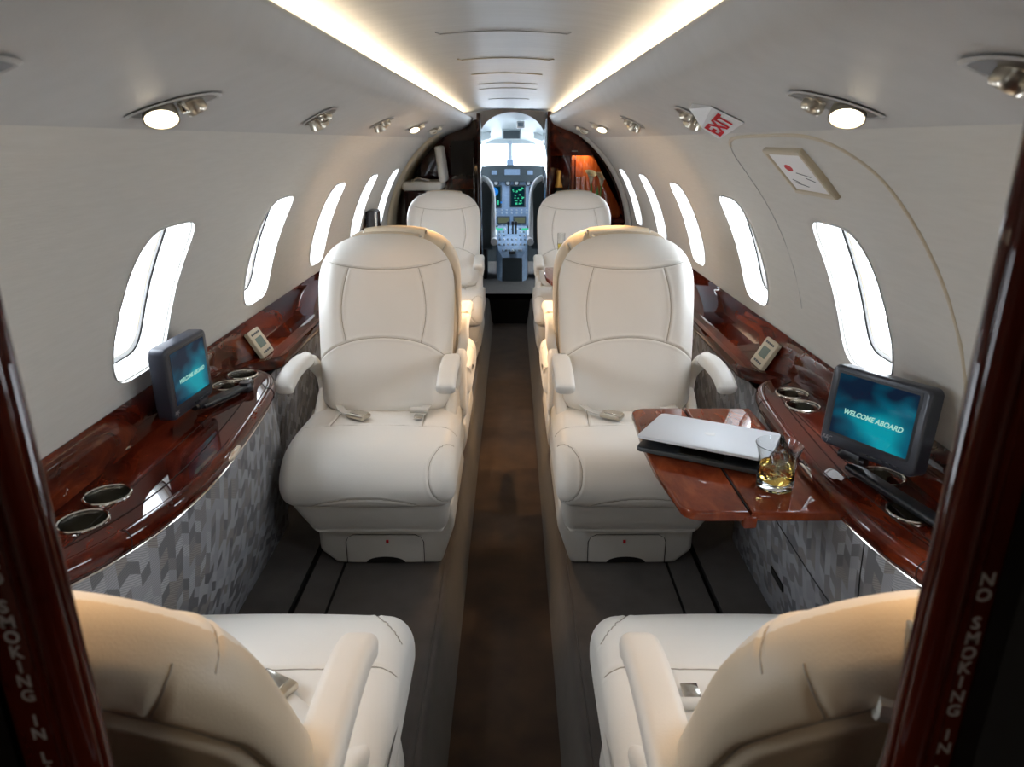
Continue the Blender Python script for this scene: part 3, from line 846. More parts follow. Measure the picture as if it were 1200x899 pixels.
# ---------------------------------------------------------------- folding tables
def table(name, x0, x1, y0, y1, z, label, cham=.03):
    root = empty('folding_table', ((x0+x1)/2, (y0+y1)/2, z-.02), label, 'table', 'folding wood tables')
    xm = (x0+x1)/2-.012
    def leaf(pts, nm):
        bm = bmesh.new(); f = bm.faces.new([bm.verts.new((a,b,z)) for a,b in pts])
        r = bmesh.ops.extrude_face_region(bm, geom=[f])
        for v in r['geom']:
            if isinstance(v, bmesh.types.BMVert): v.co.z = z-.020
        es = [e for e in bm.edges if abs(e.verts[0].co.z-e.verts[1].co.z) < 1e-5]
        bmesh.ops.bevel(bm, geom=es, offset=.007, segments=4, profile=.6, affect='EDGES')
        return bmo(nm, bm, M['wood_t'], root, auto=30)
    def arc(cx, cy, r, a0, a1, n=9): return [(cx+r*math.cos(math.radians(a0+(a1-a0)*k/n)), cy+r*math.sin(math.radians(a0+(a1-a0)*k/n))) for k in range(n+1)]
    # outer leaf: rounded aisle corners, slightly bowed edge
    r = .035
    outer = arc(x0+.02+r, y0+r, r, 270, 190) + [(x0+.002, (y0+y1)/2-.08), (x0-.001, (y0+y1)/2+.05)] + arc(x0+.006+r, y1-r, r, 175, 90) + [(xm-.0015, y1), (xm-.0015, y0)]
    leaf(outer, 'leaf')
    inner = [(xm+.0015, y0), (xm+.0015, y1), (x1, y1), (x1, y0)]
    leaf(inner, 'leaf')
    # underside hinge block and slide arm into the console
    box('hinge', (xm-.012, y0-.003, z-.034), (xm+.014, y0+.03, z-.008), M['wood_t'], root, bev=.005, seg=3)
    box('hinge', (xm-.012, y1-.03, z-.030), (xm+.014, y1-.002, z-.012), M['wood_t'], root, bev=.004)
    box('slide_arm', (xm, (y0+y1)/2-.12, z-.045), (x1+.05, (y0+y1)/2+.12, z-.021), M['black'], root, bev=.004)
    tube('seam_strip', [(xm, y0+.012, z-.0014), (xm, y1-.012, z-.0014)], .0014, M['gap'], root, n=6)
    # inlaid border line
    b = .03
    return root
table('t', .313, .624, 1.140, 1.672, .775, 'open mahogany folding table beside the right console, holding laptop and glass')
table('t', .185, .60, 3.34, 3.78, .775, 'far mahogany folding table before the far right seat')

# ---------------------------------------------------------------- laptop
def laptop():
    z = .776
    A = Vector((.392, 1.590, z)); B = Vector((.652, 1.455, z))       # hinge edge
    ux = (B-A).normalized(); uf = Vector((ux.y, -ux.x, 0)).normalized()
    if uf.y > 0: uf = -uf
    w = .274; d = .200
    root = empty('laptop', (A+B)/2, 'closed-looking silver laptop on the folding table, lid slightly raised', 'laptop')
    A = (A+B)/2 + Vector((-.020,-.004,0)) - ux*w/2
    c = A + ux*w/2 + uf*d/2 + Vector((0,0,.0035+.009))
    # uy towards hinge
    base = plate('base', c, ux, -uf, w, d, .012, .010, M['alu_d'], root, bev=.003)
    plate('keyboard', c+Vector((0,0,.0004))-uf*.022, ux, -uf, w*.90, d*.52, .004, .0006, M['alu_d'], base)
    plate('trackpad', c+Vector((0,0,.0004))+uf*.062, ux, -uf, .095, .06, .004, .0006, M['nickel'], base)
    for i in (-1,1):
        for j in (-1,1): lathe('foot', [(0,0),(.006,0),(.006,.002),(0,.002)], c+ux*i*w*.44+uf*j*d*.42+Vector((0,0,-.0132)), M['black'], base, n=12)
    ang = math.radians(5)
    uyl = (-uf*math.cos(ang) - Vector((0,0,1))*math.sin(ang)).normalized()   # from front edge to hinge, going down
    hinge = c - uf*d/2 + Vector((0,0,.003))
    nl = ux.cross(uyl).normalized()
    cl = hinge - uyl*d/2 + nl*.006
    lid = plate('lid', cl, ux, uyl, w, d, .012, .006, M['silver'], root, bev=.002)
    plate('bezel', cl-nl*.0063, -ux, uyl, w*.97, d*.95, .01, .0004, M['alu_d'], lid)
    # bitten fruit emblem
    def fruit(t):
        a = t*2*PI; r = 1.0 - .12*abs(math.cos(a/1.0))**8*(1 if math.sin(a) > -2 else 0)
        x = math.sin(a); y = math.cos(a)
        rr = .95+.10*abs(x)-.16*max(0,y)**6-.10*max(0,-y)**8
        return x*rr, y*rr
    pts = []
    for k in range(72):
        x, y = fruit(k/72)
        dx, dy = x-1.12, y-.12
        if math.hypot(dx, dy) < .42:
            q = math.atan2(dy, dx); x, y = 1.12+.42*math.cos(q), .12+.42*math.sin(q)
        pts.append((x,y))
    o = cl+nl*.0006; sc = .0125
    vs = [o+ux*x*sc-uyl*y*sc*-1 for x,y in pts]
    mk('emblem', vs+[v-nl*.0004 for v in vs], [tuple(range(72))]+[(i,(i+1)%72,72+(i+1)%72,72+i) for i in range(72)], M['logo'], lid, smooth=False)
    lf = [(0,1.02),(.10,1.22),(.36,1.46),(.40,1.22),(.26,1.06)]
    vs = [o+ux*x*sc+uyl*y*sc for x,y in lf]
    mk('emblem_leaf', vs+[v-nl*.0004 for v in vs], [tuple(range(5))]+[(i,(i+1)%5,5+(i+1)%5,5+i) for i in range(5)], M['logo'], lid, smooth=False)
laptop()

# ---------------------------------------------------------------- whisky glass
def whisky():
    c = Vector((.533, 1.238, .7758))
    root = empty('whisky_glass', c, 'heavy clear tumbler of whisky on the folding table, front of the laptop', 'glass')
    prof = [(0,0),(.030,0),(.034,.003),(.0355,.010),(.0350,.024),(.0345,.045),(.0365,.068),(.0425,.088),(.0440,.092),
            (.0428,.0925),(.0410,.088),(.0347,.068),(.0325,.046),(.0330,.024),(.031,.0175),(.02,.016),(0,.0155)]
    lathe('tumbler', prof, c, M['glass'], root, n=12*4)
    lathe('whisky', [(0,.0160),(.0200,.0163),(.0308,.0178),(.0326,.024),(.0321,.046),(.0323,.050),(0,.050)], c, M['whisky'], root, n=48)
    for k, (dx, dy, dz, a, s) in enumerate([(-.012,-.006,.036,.4,.024),(.013,.005,.038,1.0,.023),(.002,-.001,.064,.8,.027)]):
        bm = bmesh.new(); bmesh.ops.create_cube(bm, size=s); bmesh.ops.bevel(bm, geom=bm.edges[:], offset=.004, segments=2, affect='EDGES')
        rot = Matrix.Rotation(a, 3, 'Z') @ Matrix.Rotation(.5+k*.3, 3, 'X')
        for v in bm.verts: v.co = c + Vector((dx,dy,dz)) + rot @ v.co
        o = bmo('ice_cube', bm, M['ice'])
        tag(o, ['left submerged ice cube in the whisky tumbler', 'right submerged ice cube in the whisky tumbler', 'ice cube sitting on top in the whisky tumbler'][k], 'ice cube', 'ice cubes in the whisky')
whisky()

# ---------------------------------------------------------------- monitors
def monitor(TL, TR, BR, BL, depth, label, arm):
    TL, TR, BR, BL = map(Vector, (TL,TR,BR,BL))
    c = (TL+TR+BR+BL)/4; ux = ((TR+BR)-(TL+BL)).normalized(); uy = ((TL+TR)-(BL+BR)); uy = (uy-ux*uy.dot(ux)).normalized()
    w = ((TR-TL).length+(BR-BL).length)/2; h = ((TL-BL).length+(TR-BR).length)/2; n = ux.cross(uy)
    root = empty('video_monitor', c-uy*h/2, label, 'monitor', 'swing-arm video monitors')
    plate('housing', c, ux, uy, w, h, .014, depth, M['blue_black'], root, bev=.005)
    plate('rear_cover', c-n*(depth-.002), ux, uy, w*.86, h*.82, .012, .012, M['black'], root, bev=.0)
    sc = c+uy*h*.045+n*.0006
    plate('screen_surround', sc, ux, uy, w*.85, h*.79, .004, .002, M['black'], root)
    s_ = plate('screen', sc+n*.0006, ux, uy, w*.80, h*.725, .002, .0008, M['screen'], root, uv=True)
    text_mesh('screen_lettering', 'WELCOME ABOARD', sc+n*.0012-uy*h*.07+ux*w*.015, ux, uy, w*.066, M['screen_txt'], s_, depth=.0001, shear=.3, bold=.0004)
    for k in range(5): obox('button', c-uy*h*.445+ux*w*(.03+.075*k)+n*.001, ux, n, uy, (w*.042,.004,h*.022), M['black'], root, bev=.001)
    mk_ = c-ux*w*.415-uy*h*.405+n*.0005
    text_mesh('maker_mark', 'R&C', mk_, ux, uy, w*.055, M['letter'], root, depth=.0002, shear=.3)
    text_mesh('maker_mark', 'J', mk_-uy*h*.04+ux*w*.01, ux, uy, w*.04, M['letter'], root, depth=.0002, shear=.3)
    # swing arm
    a = c-uy*h*.5-n*depth*.4+ux*arm[0]
    b = Vector(arm[1])
    obox('tilt_joint', a-uy*.007, ux, n, uy, (.045,.024,.022), M['black'], root, bev=.004)
    lathe('tilt_knob', [(0,-.030),(.008,-.030),(.009,-.026),(.009,.026),(.008,.030),(0,.030)], a-uy*.010, M['black'], root, axis=ux, n=16)
    sta = Vector((a.x, a.y, b.z+.012)); stb = Vector((b.x, b.y, b.z+.010))
    tube('swing_arm', [sta, stb], .01, M['black'], root, sect=rrect(.030,.012,.004,4))
    lathe('pivot', [(0,.022),(.014,.022),(.017,.018),(.017,0),(0,0)], b, M['black'], root, n=24)
monitor((.652,1.31,1.007),(.744,1.12,1.017),(.717,1.12,.856),(.636,1.31,.847), .032,
        'black monitor with teal welcome screen on the right console', (-.03, (.735,1.015,.8072)))
monitor((-.717,1.42,1.0),(-.712,1.62,.999),(-.712,1.62,.835),(-.717,1.42,.840), .034,
        'black monitor with teal welcome screen on the left console', (.05, (-.672,1.72,.8072)))
fm = empty('stowed_monitor', (-.74,3.98,.88), 'small dark stowed monitor at the left wall beside the far left seat', 'monitor')
box('housing', (-.770,3.86,.93), (-.722,4.02,1.06), M['black'], fm, bev=.008)
box('chrome_edge', (-.7215,3.868,.94), (-.7175,4.012,1.05), M['chrome'], fm, bev=.001)
tube('stem', [(-.745,3.94,.86),(-.745,3.94,.93)], .012, M['chrome'], fm, n=12)

# ---------------------------------------------------------------- valance fixtures
def vz(x): return 1.51-.39*(x-.31)
vn = Vector((.39,0,1)).normalized()
def reading_light(s, x, y, lit, label, fl=1, dim=False):
    c = Vector((s*x, y, vz(x)-.0005)); n = Vector((-s*.39,0,-1)).normalized(); ay = Vector((-s*.085*fl,.105,0)); ay = (ay-n*ay.dot(n)).normalized()*1.0; ax = ay.cross(n).normalized()
    root = empty('reading_light', c, label, 'reading light', 'reading lights in the valances')
    # almond shaped bezel
    vs = []; m = 32
    for ring, (k, d) in enumerate([(1,.0003),(.93,.0022),(.86,.0004)]):
        for j in range(m):
            a = 2*PI*j/m; u = math.cos(a); v = math.sin(a)
            u2 = math.copysign(abs(u)**.8, u)*.073*k; v2 = math.copysign(abs(v)**1.7, v)*.036*k
            vs.append(c + ay*u2*1.0 + ax*v2 + n*d)
    fs = []
    for r_ in range(2):
        for j in range(m): fs.append((r_*m+j, r_*m+(j+1) % m, (r_+1)*m+(j+1) % m, (r_+1)*m+j))
    fs.append(tuple(range(2*m, 3*m)))
    fix(mk('bezel', vs, fs, M['vinyl'], root, auto=30))
    vs2 = [c + ay*math.copysign(abs(math.cos(2*PI*j/m))**.8, math.cos(2*PI*j/m))*.064 + ax*math.copysign(abs(math.sin(2*PI*j/m))**1.7, math.sin(2*PI*j/m))*.031 + n*.0012 for j in range(m)]
    fix(mk('recess', vs2 + [c + n*.0006], [(m, j, (j+1) % m) for j in range(m)], M['recess'], root, smooth=False))
    # lamp head: short tilted can with a glowing lens
    aim = (n + Vector((s*.05, -.50*fl, 0))).normalized()
    hc = c - ay*.022*fl - n*.006
    head = lathe('lamp_head', [(0,-.012),(.010,-.012),(.016,-.004),(.0205,.008),(.0225,.020),(.0225,.023),(.0205,.0225),(.0195,.018),(0,.018)], hc, M['nickel'], root, axis=aim, n=28)
    lathe('lens', [(0,.0215),(.012,.021),(.0200,.0195)], hc, (M['lens'] if lit and not dim else M['lens_dim'] if lit else M['chrome']), head, axis=aim, n=28)
    # air outlet: ribbed chrome nozzle
    gd = (n + Vector((0,.35,0))).normalized()
    lathe('air_nozzle', [(0,-.01),(.016,-.01),(.0165,.002),(.0140,.004),(.0140,.008),(.0150,.010),(.0150,.018),(.0125,.021),(.0085,.021),(.0080,.012),(0,.012)], c+ay*.024*fl-n*.006, M['nickel'], root, axis=gd, n=28)
    lathe('push_button', [(0,0),(.0055,0),(.0055,.012),(.0045,.014),(0,.014)], c-ay*.001-ax*.017+n*.001, M['chrome'], root, axis=n, n=16)
    return hc, aim
lamps = []
LR = [('left','right')]
for s, sd in ((-1,'left'),(1,'right')):
    dy = 0 if s < 0 else -.035
    near = 'bright warm reading lamp nearest the viewer in the %s valance' % sd
    lamps.append((reading_light(s, .428, 1.0+dy, True, near), s))
    lamps.append((reading_light(s, .425, .575, True, 'reading lamp of the %s valance cut by the picture edge' % sd), s))
    lamps.append((reading_light(s, .412, 1.68+dy, s > 0, ('dark-lensed reading lamp second from the viewer in the left valance' if s < 0 else 'warm reading lamp beside the EXIT sign in the right valance'), fl=-1, dim=True), s))
    lamps.append((reading_light(s, .402, 2.42+dy, False, 'dark-lensed reading lamp with added spot, third from the viewer in the %s valance' % sd, fl=-1), s))
    lamps.append((reading_light(s, .39, 3.22+dy, True, 'small lit reading lamp far forward in the %s valance' % sd), s))
    reading_light(s, .385, 3.95+dy, False, 'farthest reading lamp in the %s valance, unlit' % sd)

# exit signs
def exit_sign(P, label, txt=True):
    P1, P2, P3, P4, P0 = [Vector(p) for p in P]
    root = empty('exit_sign', (P1+P2+P3+P4)/4, label, 'sign', 'red and white exit signs')
    up = Vector((0,0,.03))
    B0 = P0+Vector((.03,.02,.015)); 
    vs = [P1,P2,P3,P4,P0, P1+Vector((.01,.06,.02)), P2+Vector((.02,.06,.02)), P3+Vector((.01,.07,.025)), P0+Vector((.02,.03,.03))]
    bm = bmesh.new()
    for v in vs: bm.verts.new(v)
    bmesh.ops.convex_hull(bm, input=bm.verts[:])
    bmo('sign_body', bm, M['white'], root, smooth=False)
    # lettering runs P4->P1 direction, letter-down runs P1->P2
    c = (P1+P2+P3+P4)/4
    e1 = ((P1+P2)-(P3+P4)); e2 = ((P1+P4)-(P2+P3))
    n = e1.cross(e2).normalized()
    if n.y > 0: n = -n
    # skewed mapping of flat text on the parallelogram face
    cu = bpy.data.curves.new('x', 'FONT'); cu.body = 'EXIT'; cu.size = 1; cu.align_x = 'CENTER'; cu.align_y = 'CENTER'; cu.offset = .04; cu.resolution_u = 2
    t = bpy.data.objects.new('x', cu); C.objects.link(t); bpy.context.view_layer.update()
    me0 = bpy.data.meshes.new_from_object(t.evaluated_get(bpy.context.evaluated_depsgraph_get()))
    xs = [v.co.x for v in me0.vertices]; ys = [v.co.y for v in me0.vertices]
    cxm, cym = (min(xs)+max(xs))/2, (min(ys)+max(ys))/2; sw, sh = max(xs)-min(xs), max(ys)-min(ys)
    vv = [c + e1*.5*(v.co.x-cxm)/sw*.80 + e2*.5*(v.co.y-cym)/sh*.66 + n*.0012 for v in me0.vertices]
    ff = [tuple(p.vertices) for p in me0.polygons]
    mk('lettering', vv, ff, M['red'], root, smooth=False)
    bpy.data.objects.remove(t)
exit_sign([(.389,1.40,1.478),(.458,1.42,1.451),(.428,1.47,1.422),(.386,1.45,1.443),(.364,1.47,1.478)], 'white wedge EXIT sign with red letters on the right valance')
# placard on the right wall above the first window
def wall_pt(s, y, z, off=0):
    ph = math.asin((z-ZC)/R); return fus(s, ph, y, R-off)
pl = empty('wall_placard', wall_pt(1,1.42,1.365), 'cream framed instruction placard on the right wall above the window', 'placard')
a, b, c_, d_ = wall_pt(1,1.511,1.407,.004), wall_pt(1,1.325,1.407,.004), wall_pt(1,1.325,1.322,.004), wall_pt(1,1.521,1.322,.004)
pc = (a+b+c_+d_)/4; pux = (b-a).normalized(); puy = ((a+b)-(c_+d_)); puy = (puy-pux*puy.dot(pux)).normalized()
pn = pux.cross(puy)
if pn.x > 0: pux = -pux; pn = -pn
pw, ph_ = .192, (a-d_).length
fr = []
for k, (kw, kh, dn) in enumerate([(1,1,-.006),(1,1,.003),(.985,.97,.006),(.90,.85,.006),(.88,.82,.002)]):
    fr.append([pc+pux*sx*pw/2*kw+puy*sy*ph_/2*kh+pn*dn for sx, sy in ((-1,-1),(1,-1),(1,1),(-1,1))])
vs = [v for r_ in fr for v in r_]; fs = []
for k in range(4):
    for j in range(4): fs.append((k*4+j, k*4+(j+1) % 4, (k+1)*4+(j+1) % 4, (k+1)*4+j))
fix(mk('frame', vs, fs, M['champagne'], pl, smooth=False))
card = plate('card', pc+pn*.0025, pux, puy, pw*.87, ph_*.82, .002, .002, M['white'], pl)
bm = bmesh.new(); bmesh.ops.create_circle(bm, cap_ends=True, segments=24, radius=1)
for v in bm.verts: v.co = pc+pn*.0031+pux*(v.co.x*.019+.030*(-1))+puy*(v.co.y*.009+.012)
bmo('red_mark', bm, M['red'], card, smooth=False)
for k, (x0_, x1_, y_) in enumerate([(-.01,.05,.0),(.02,.055,-.012),(-.06,-.03,-.020),(-.055,.0,-.028)]):
    tube('print_line', [pc+pn*.003+pux*x0_+puy*y_, pc+pn*.003+pux*x1_+puy*(y_-.008)], .0006, M['ink'], card, n=5)

# ---------------------------------------------------------------- aft door frame (camera stands in it)
for s, xe, z0, lab in ((-1,-.2085,1.2055,'left'),(1,.228,1.216,'right')):
    r = empty('door_frame', (xe+s*.02, .30, 0), 'dark glossy mahogany door jamb on the %s edge, with silver letters' % lab, 'door frame', 'aft doorway jambs')
    bx = sorted((xe, xe+s*.046))
    box('jamb', (bx[0],.300,0), (bx[1],.309,1.60), M['wood_j'], r, bev=.003)
    tube('moulding', [(xe+s*.010,.3005,0),(xe+s*.010,.3005,1.60)], .0085, M['wood_j'], r, n=20)
    tube('moulding', [(xe+s*.0215,.3005,0),(xe+s*.0215,.3005,1.60)], .003, M['wood_j'], r, n=10)
    z = z0 if s < 0 else z0
    seqs = 'NO SMOKING IN LAVATORY'
    z = 1.2225 if s < 0 else 1.2125
    for ch in seqs:
        if ch == ' ': z -= .0075; continue
        text_mesh('letter', ch, (xe+s*(.0315 if s < 0 else .0275), .2994, z), (1,0,0), (0,0,1), .0105, M['letter'], r, depth=.0002, bold=.0002)
        z -= .0094
    # bulkhead, and a black panel for the unlit pocket outboard of it
    bx = sorted((xe+s*.050, s*.83))
    o = box('wall_aft', (bx[0],.325,.18), (bx[1],.345,1.62), M['wood_d']); struct(o, 'dark wood bulkhead beside the aft doorway')
    bx = sorted((xe+s*(.047 if s < 0 else .033), s*.80))
    o = box('wall_aft', (bx[0],.284,0), (bx[1],.2985,1.62), M['void']); struct(o, 'black panel standing in for the unlit door pocket')
o = box('wall_aft', (-.8,-.83,-.02), (.8,-.80,1.64), M['void']); struct(o, 'rear lavatory bulkhead')

# ---------------------------------------------------------------- forward end
# end frame arches of the side walls
for s in (-1, 1):
    rows = []
    for y, dr in ((4.70,-.001),(4.705,.012),(4.73,.020),(4.80,.020),(4.86,.014),(5.0 if s > 0 else 5.1,.006)):
        rows.append([fus(s, ph, y, R-dr) for ph in np.linspace(-.10, 1.02, 40)])
    struct(fix(ribbon('trim_5', rows, M['champagne'] if s < 0 else M['liner'], auto=60)), 'tan arch framing the cabin entry' if s < 0 else 'arch at the forward end of the right wall')
    rows = [[fus(s, ph, y, R-.002) for ph in np.linspace(-.10, 1.05, 40)] for y in (4.68, 5.62)]
    o = fix(ribbon('wall_left.001' if s < 0 else 'wall_right.001', rows, M['champagne'] if s < 0 else M['wood_d'], auto=60)); struct(o, 'shell beside the %s' % ('entry' if s < 0 else 'galley'))
# left partition between entry and cockpit door
pt = empty('closet', (-.5,5.42,.25), 'dark mahogany closet left of the cockpit doorway', 'closet')
def arch_panel(nm, xa, xb, z0, y0, y1, mat, par, zt=None):
    xs = np.linspace(xa, xb, 14)
    tp = [(x, min(ZC+math.sqrt(max(0,(R-.01)**2-x*x)), 1.60)) for x in xs]
    poly = [(xa,z0)] + tp + [(xb,z0)]
    if zt: poly = [(x, min(z, zt)) for x, z in poly]
    bm = bmesh.new(); f = bm.faces.new([bm.verts.new((x,y0,z)) for x, z in poly])
    r_ = bmesh.ops.extrude_face_region(bm, geom=[f])
    for v in r_['geom']:
        if isinstance(v, bmesh.types.BMVert): v.co.y = y1
    return bmo(nm, bm, mat, par, smooth=False)
arch_panel('panel', -.68, -.215, .22, 5.40, 5.60, M['wood_d'], pt)
box('edge_post', (-.232,5.28,.0), (-.208,5.62,1.60), M['wood_d'], pt, bev=.006)
box('door_recess', (-.43,5.392,1.18), (-.26,5.4,1.42), M['void'], pt)
box('label_strip', (-.42,5.388,1.08), (-.27,5.394,1.15), M['wood'], pt)
tube('chrome_pull', [(-.262,5.385,.95),(-.262,5.385,1.30)], .004, M['chrome'], pt, n=8)
# jump seat in the entry
js = empty('jump_seat', (-.58,5.1,.22), 'small beige folding seat in the left entry behind the far left seat', 'seat')
obox('back', (-.470,5.12,1.265), (1,0,.12), (0,1,0), (-.12,0,1), (.045,.30,.24), M['leather'], js, bev=.018, seg=4)
obox('seat', (-.595,5.10,1.125), (1,0,0), (0,1,0), (0,0,1), (.27,.34,.06), M['leather'], js, bev=.022, seg=4)
box('base', (-.72,4.97,.226), (-.52,5.22,1.09), M['wood_d'], js, bev=.01)
tube('handle', [(-.66,4.94,1.16),(-.62,4.93,1.18),(-.54,4.93,1.165)], .006, M['chrome'], js, n=8)
# galley cabinet at right
gc = empty('galley_cabinet', (.5,5.05,.22), 'glossy mahogany refreshment cabinet right of the cockpit doorway', 'cabinet')
arch_panel('back_panel', .262, .79, .22, 5.16, 5.60, M['wood_o'], gc, zt=1.34)
arch_panel('upper_locker', .252, .79, 1.325, 4.93, 5.60, M['wood'], gc)
box('side_post', (.250,4.92,0), (.275,5.60,1.60), M['wood_d'], gc, bev=.005)
box('mirror_niche', (.285,5.145,.92), (.425,5.162,1.32), M['wood_d'], gc)
for x in (.283,.428,.455): box('stile', (x,5.135,.90), (x+.010,5.162,1.325), M['wood'], gc, bev=.003)
box('counter', (.262,4.90,.885), (.78,5.16,.915), M['wood'], gc, bev=.006)
box('lower_cabinet', (.262,4.92,.226), (.76,5.16,.885), M['wood_d'], gc, bev=.004)
tube('locker_pull', [(.415,4.924,1.352),(.455,4.922,1.352)], .004, M['chrome'], gc, n=8)
tube('end_frame', [fus(1, ph, 4.925, R-.018) for ph in np.linspace(.1,.92,24)], .010, M['wood_d'], gc, n=8, up=Vector((0,1,0)))
# bottle, vases, flowers on the counter
bt = empty('champagne_bottle', (.338,5.0,.9155), 'dark champagne bottle with orange label and gold foil on the galley counter', 'bottle')
lathe('bottle', [(0,0),(.042,0),(.044,.006),(.044,.14),(.040,.17),(.024,.205),(.0155,.235),(.0145,.29),(0,.29)], (.338,5.0,.9155), M['bottle'], bt, n=28)
lathe('foil', [(.0262,.205),(.0182,.235),(.0165,.288),(.018,.291),(.018,.303),(.0155,.310),(0,.312)], (.338,5.0,.9155), M['gold'], bt, n=24)
lathe('label', [(.0447,.05),(.0447,.13)], (.338,5.0,.9155), M['orange'], bt, n=28)
lathe('neck_label', [(.0290,.190),(.0200,.226)], (.338,5.0,.9155), M['orange'], bt, n=24)
for k, (x, lab) in enumerate([(.470,'tall clear glass nearest the bottle on the galley counter'),(.508,'tall clear glass between another glass and the lilies')]):
    o = lathe('highball_glass', [(0,0),(.017,0),(.0185,.004),(.0205,.27),(.0190,.27),(.0170,.012),(0,.012)], (x,4.995+.03*k,.9155), M['glass'], None, n=24)
    tag(o, lab, 'glass', 'tall glasses on the galley counter')
for k, (x, y, z, tx, lab) in enumerate([(.575,4.98,1.165,-.03,'left white calla lily on the galley counter'),(.618,4.985,1.150,.02,'right white calla lily on the galley counter')]):
    r = empty('calla_lily', (x,y,.93), lab, 'flower', 'calla lilies on the galley counter')
    tube('stem', catmull([(x,y,.925),(x+tx*.2,y,1.02),(x+tx*.6,y,z-.02)], 5), .005, M['leaf'], r, n=8)
    vs = []; fs = []; n_ = 20
    for i, (rr, zz) in enumerate([(.004,-.03),(.010,-.01),(.016,.015),(.026,.035),(.036,.045)]):
        for j in range(n_):
            a_ = 2*PI*j/n_; k2 = 1+ (.55*max(0,math.cos(a_-1.9))**2 if i > 2 else 0)
            vs.append((x+tx*.6+rr*k2*math.cos(a_), y+rr*k2*math.sin(a_)*.8, z+zz+(.02*math.cos(a_-1.9) if i > 2 else 0)))
    for i in range(4):
        for j in range(n_): fs.append((i*n_+j, i*n_+(j+1) % n_, (i+1)*n_+(j+1) % n_, (i+1)*n_+j))
    o = mk('petal', vs, fs, M['petal'], r)
    tube('spadix', [(x+tx*.6,y,z-.01),(x+tx*.6,y,z+.04)], .003, M['orange'], r, n=6)
    vs = [(x-.02,y-.005,.96),(x-.030,y-.01,1.06),(x-.012,y-.004,1.13),(x-.002,y-.006,1.04)]
    mk('leaf', vs+[(a_,b_+.002,c2) for a_,b_,c2 in vs], [(0,1,2,3),(4,7,6,5),(0,4,5,1),(1,5,6,2),(2,6,7,3),(3,7,4,0)], M['leaf'], r)
vb = lathe('flower_vase', [(0,0),(.02,0),(.024,.004),(.026,.09),(.0245,.09),(.0225,.008),(0,.008)], (.597,4.983,.9155), M['glass'], None, n=24)
tag(vb, 'small clear vase holding calla lilies on the galley counter', 'vase')
# champagne flute on the far table
flt = empty('champagne_flute', (.272,3.66,.7755), 'slim champagne flute on the far folding table', 'glass')
lathe('flute', [(0,0),(.027,0),(.027,.0015),(.006,.004),(.003,.010),(.003,.075),(.012,.090),(.0175,.11),(.0195,.14),(.0195,.195),(.0185,.195),(.0183,.14),(.0163,.112),(.008,.094),(0,.092)], (.272,3.66,.7755), M['glass'], flt, n=28)
lathe('champagne', [(0,.0925),(.0078,.0945),(.0160,.1125),(.0180,.14),(0,.14)], (.272,3.66,.7755), M['wine'], flt, n=28)

# ---------------------------------------------------------------- cockpit
rows = []
for y, k, zt in ((5.62,1.0,1.62),(6.2,.98,1.60),(6.7,.92,1.56),(7.1,.80,1.47),(7.25,.74,1.42)):
    rows.append([Vector((k*.84*math.cos(a_), y, .80 + (zt-.80)*math.sin(a_) if a_ >= 0 else .80+.7*math.sin(a_))) for a_ in np.linspace(-.7, PI+.7, 48)])
ck = struct(fix(ribbon('ceiling.001', rows, M['cockpit'], auto=60)), 'pale cockpit liner')
bm = bmesh.new(); bm.from_mesh(ck.data)
bmesh.ops.delete(bm, geom=[f for f in bm.faces if 1.10 < f.calc_center_median().z < 1.36 and f.calc_center_median().y > 6.1], context='FACES')
bm.to_mesh(ck.data); bm.free()
for s in (-1,1):
    struct(mk('window_%d' % (14 if s < 0 else 15), [(s*.75,6.2,1.08),(s*.68,7.2,1.08),(s*.56,7.2,1.42),(s*.62,6.2,1.42)], [(0,1,2,3)], M['pane'], smooth=False), 'cockpit side window pane')
    ld = bpy.data.lights.new('side_window_daylight', 'AREA'); ld.shape = 'RECTANGLE'; ld.size = 1.0; ld.size_y = .32; ld.cycles.is_portal = True
    o = bpy.data.objects.new('side_window_daylight', ld); C.objects.link(o); o.location = (s*.78,6.7,1.25); o.rotation_euler = (PI/2, 0, s*PI/2)
struct(box('floor.003', (-.70,5.60,.20), (.70,7.25,.25), M['carpet']), 'cockpit floor')
struct(box('floor.004', (-.21,5.60,0), (.25,5.625,.245), M['gap']), 'dark riser up to the cockpit')
# doorway surround closing the gap above the door and at the sides
rows = []
for a_ in np.linspace(0, PI, 33):
    rows.append([Vector((.02+.242*math.cos(a_), 5.60, 1.44+.178*math.sin(a_))), Vector((.83*math.cos(a_), 5.60, 1.0+.66*math.sin(a_)))])
struct(ribbon('wall_forward', rows, M['white'], smooth=False), 'arched head of the cockpit doorway')
for s in (-1,1):
    bx = sorted((.02+s*.235, s*.82)); struct(box('wall_forward', (bx[0],5.595,.0), (bx[1],5.605,1.42), M['void']), 'wall beside the cockpit doorway')
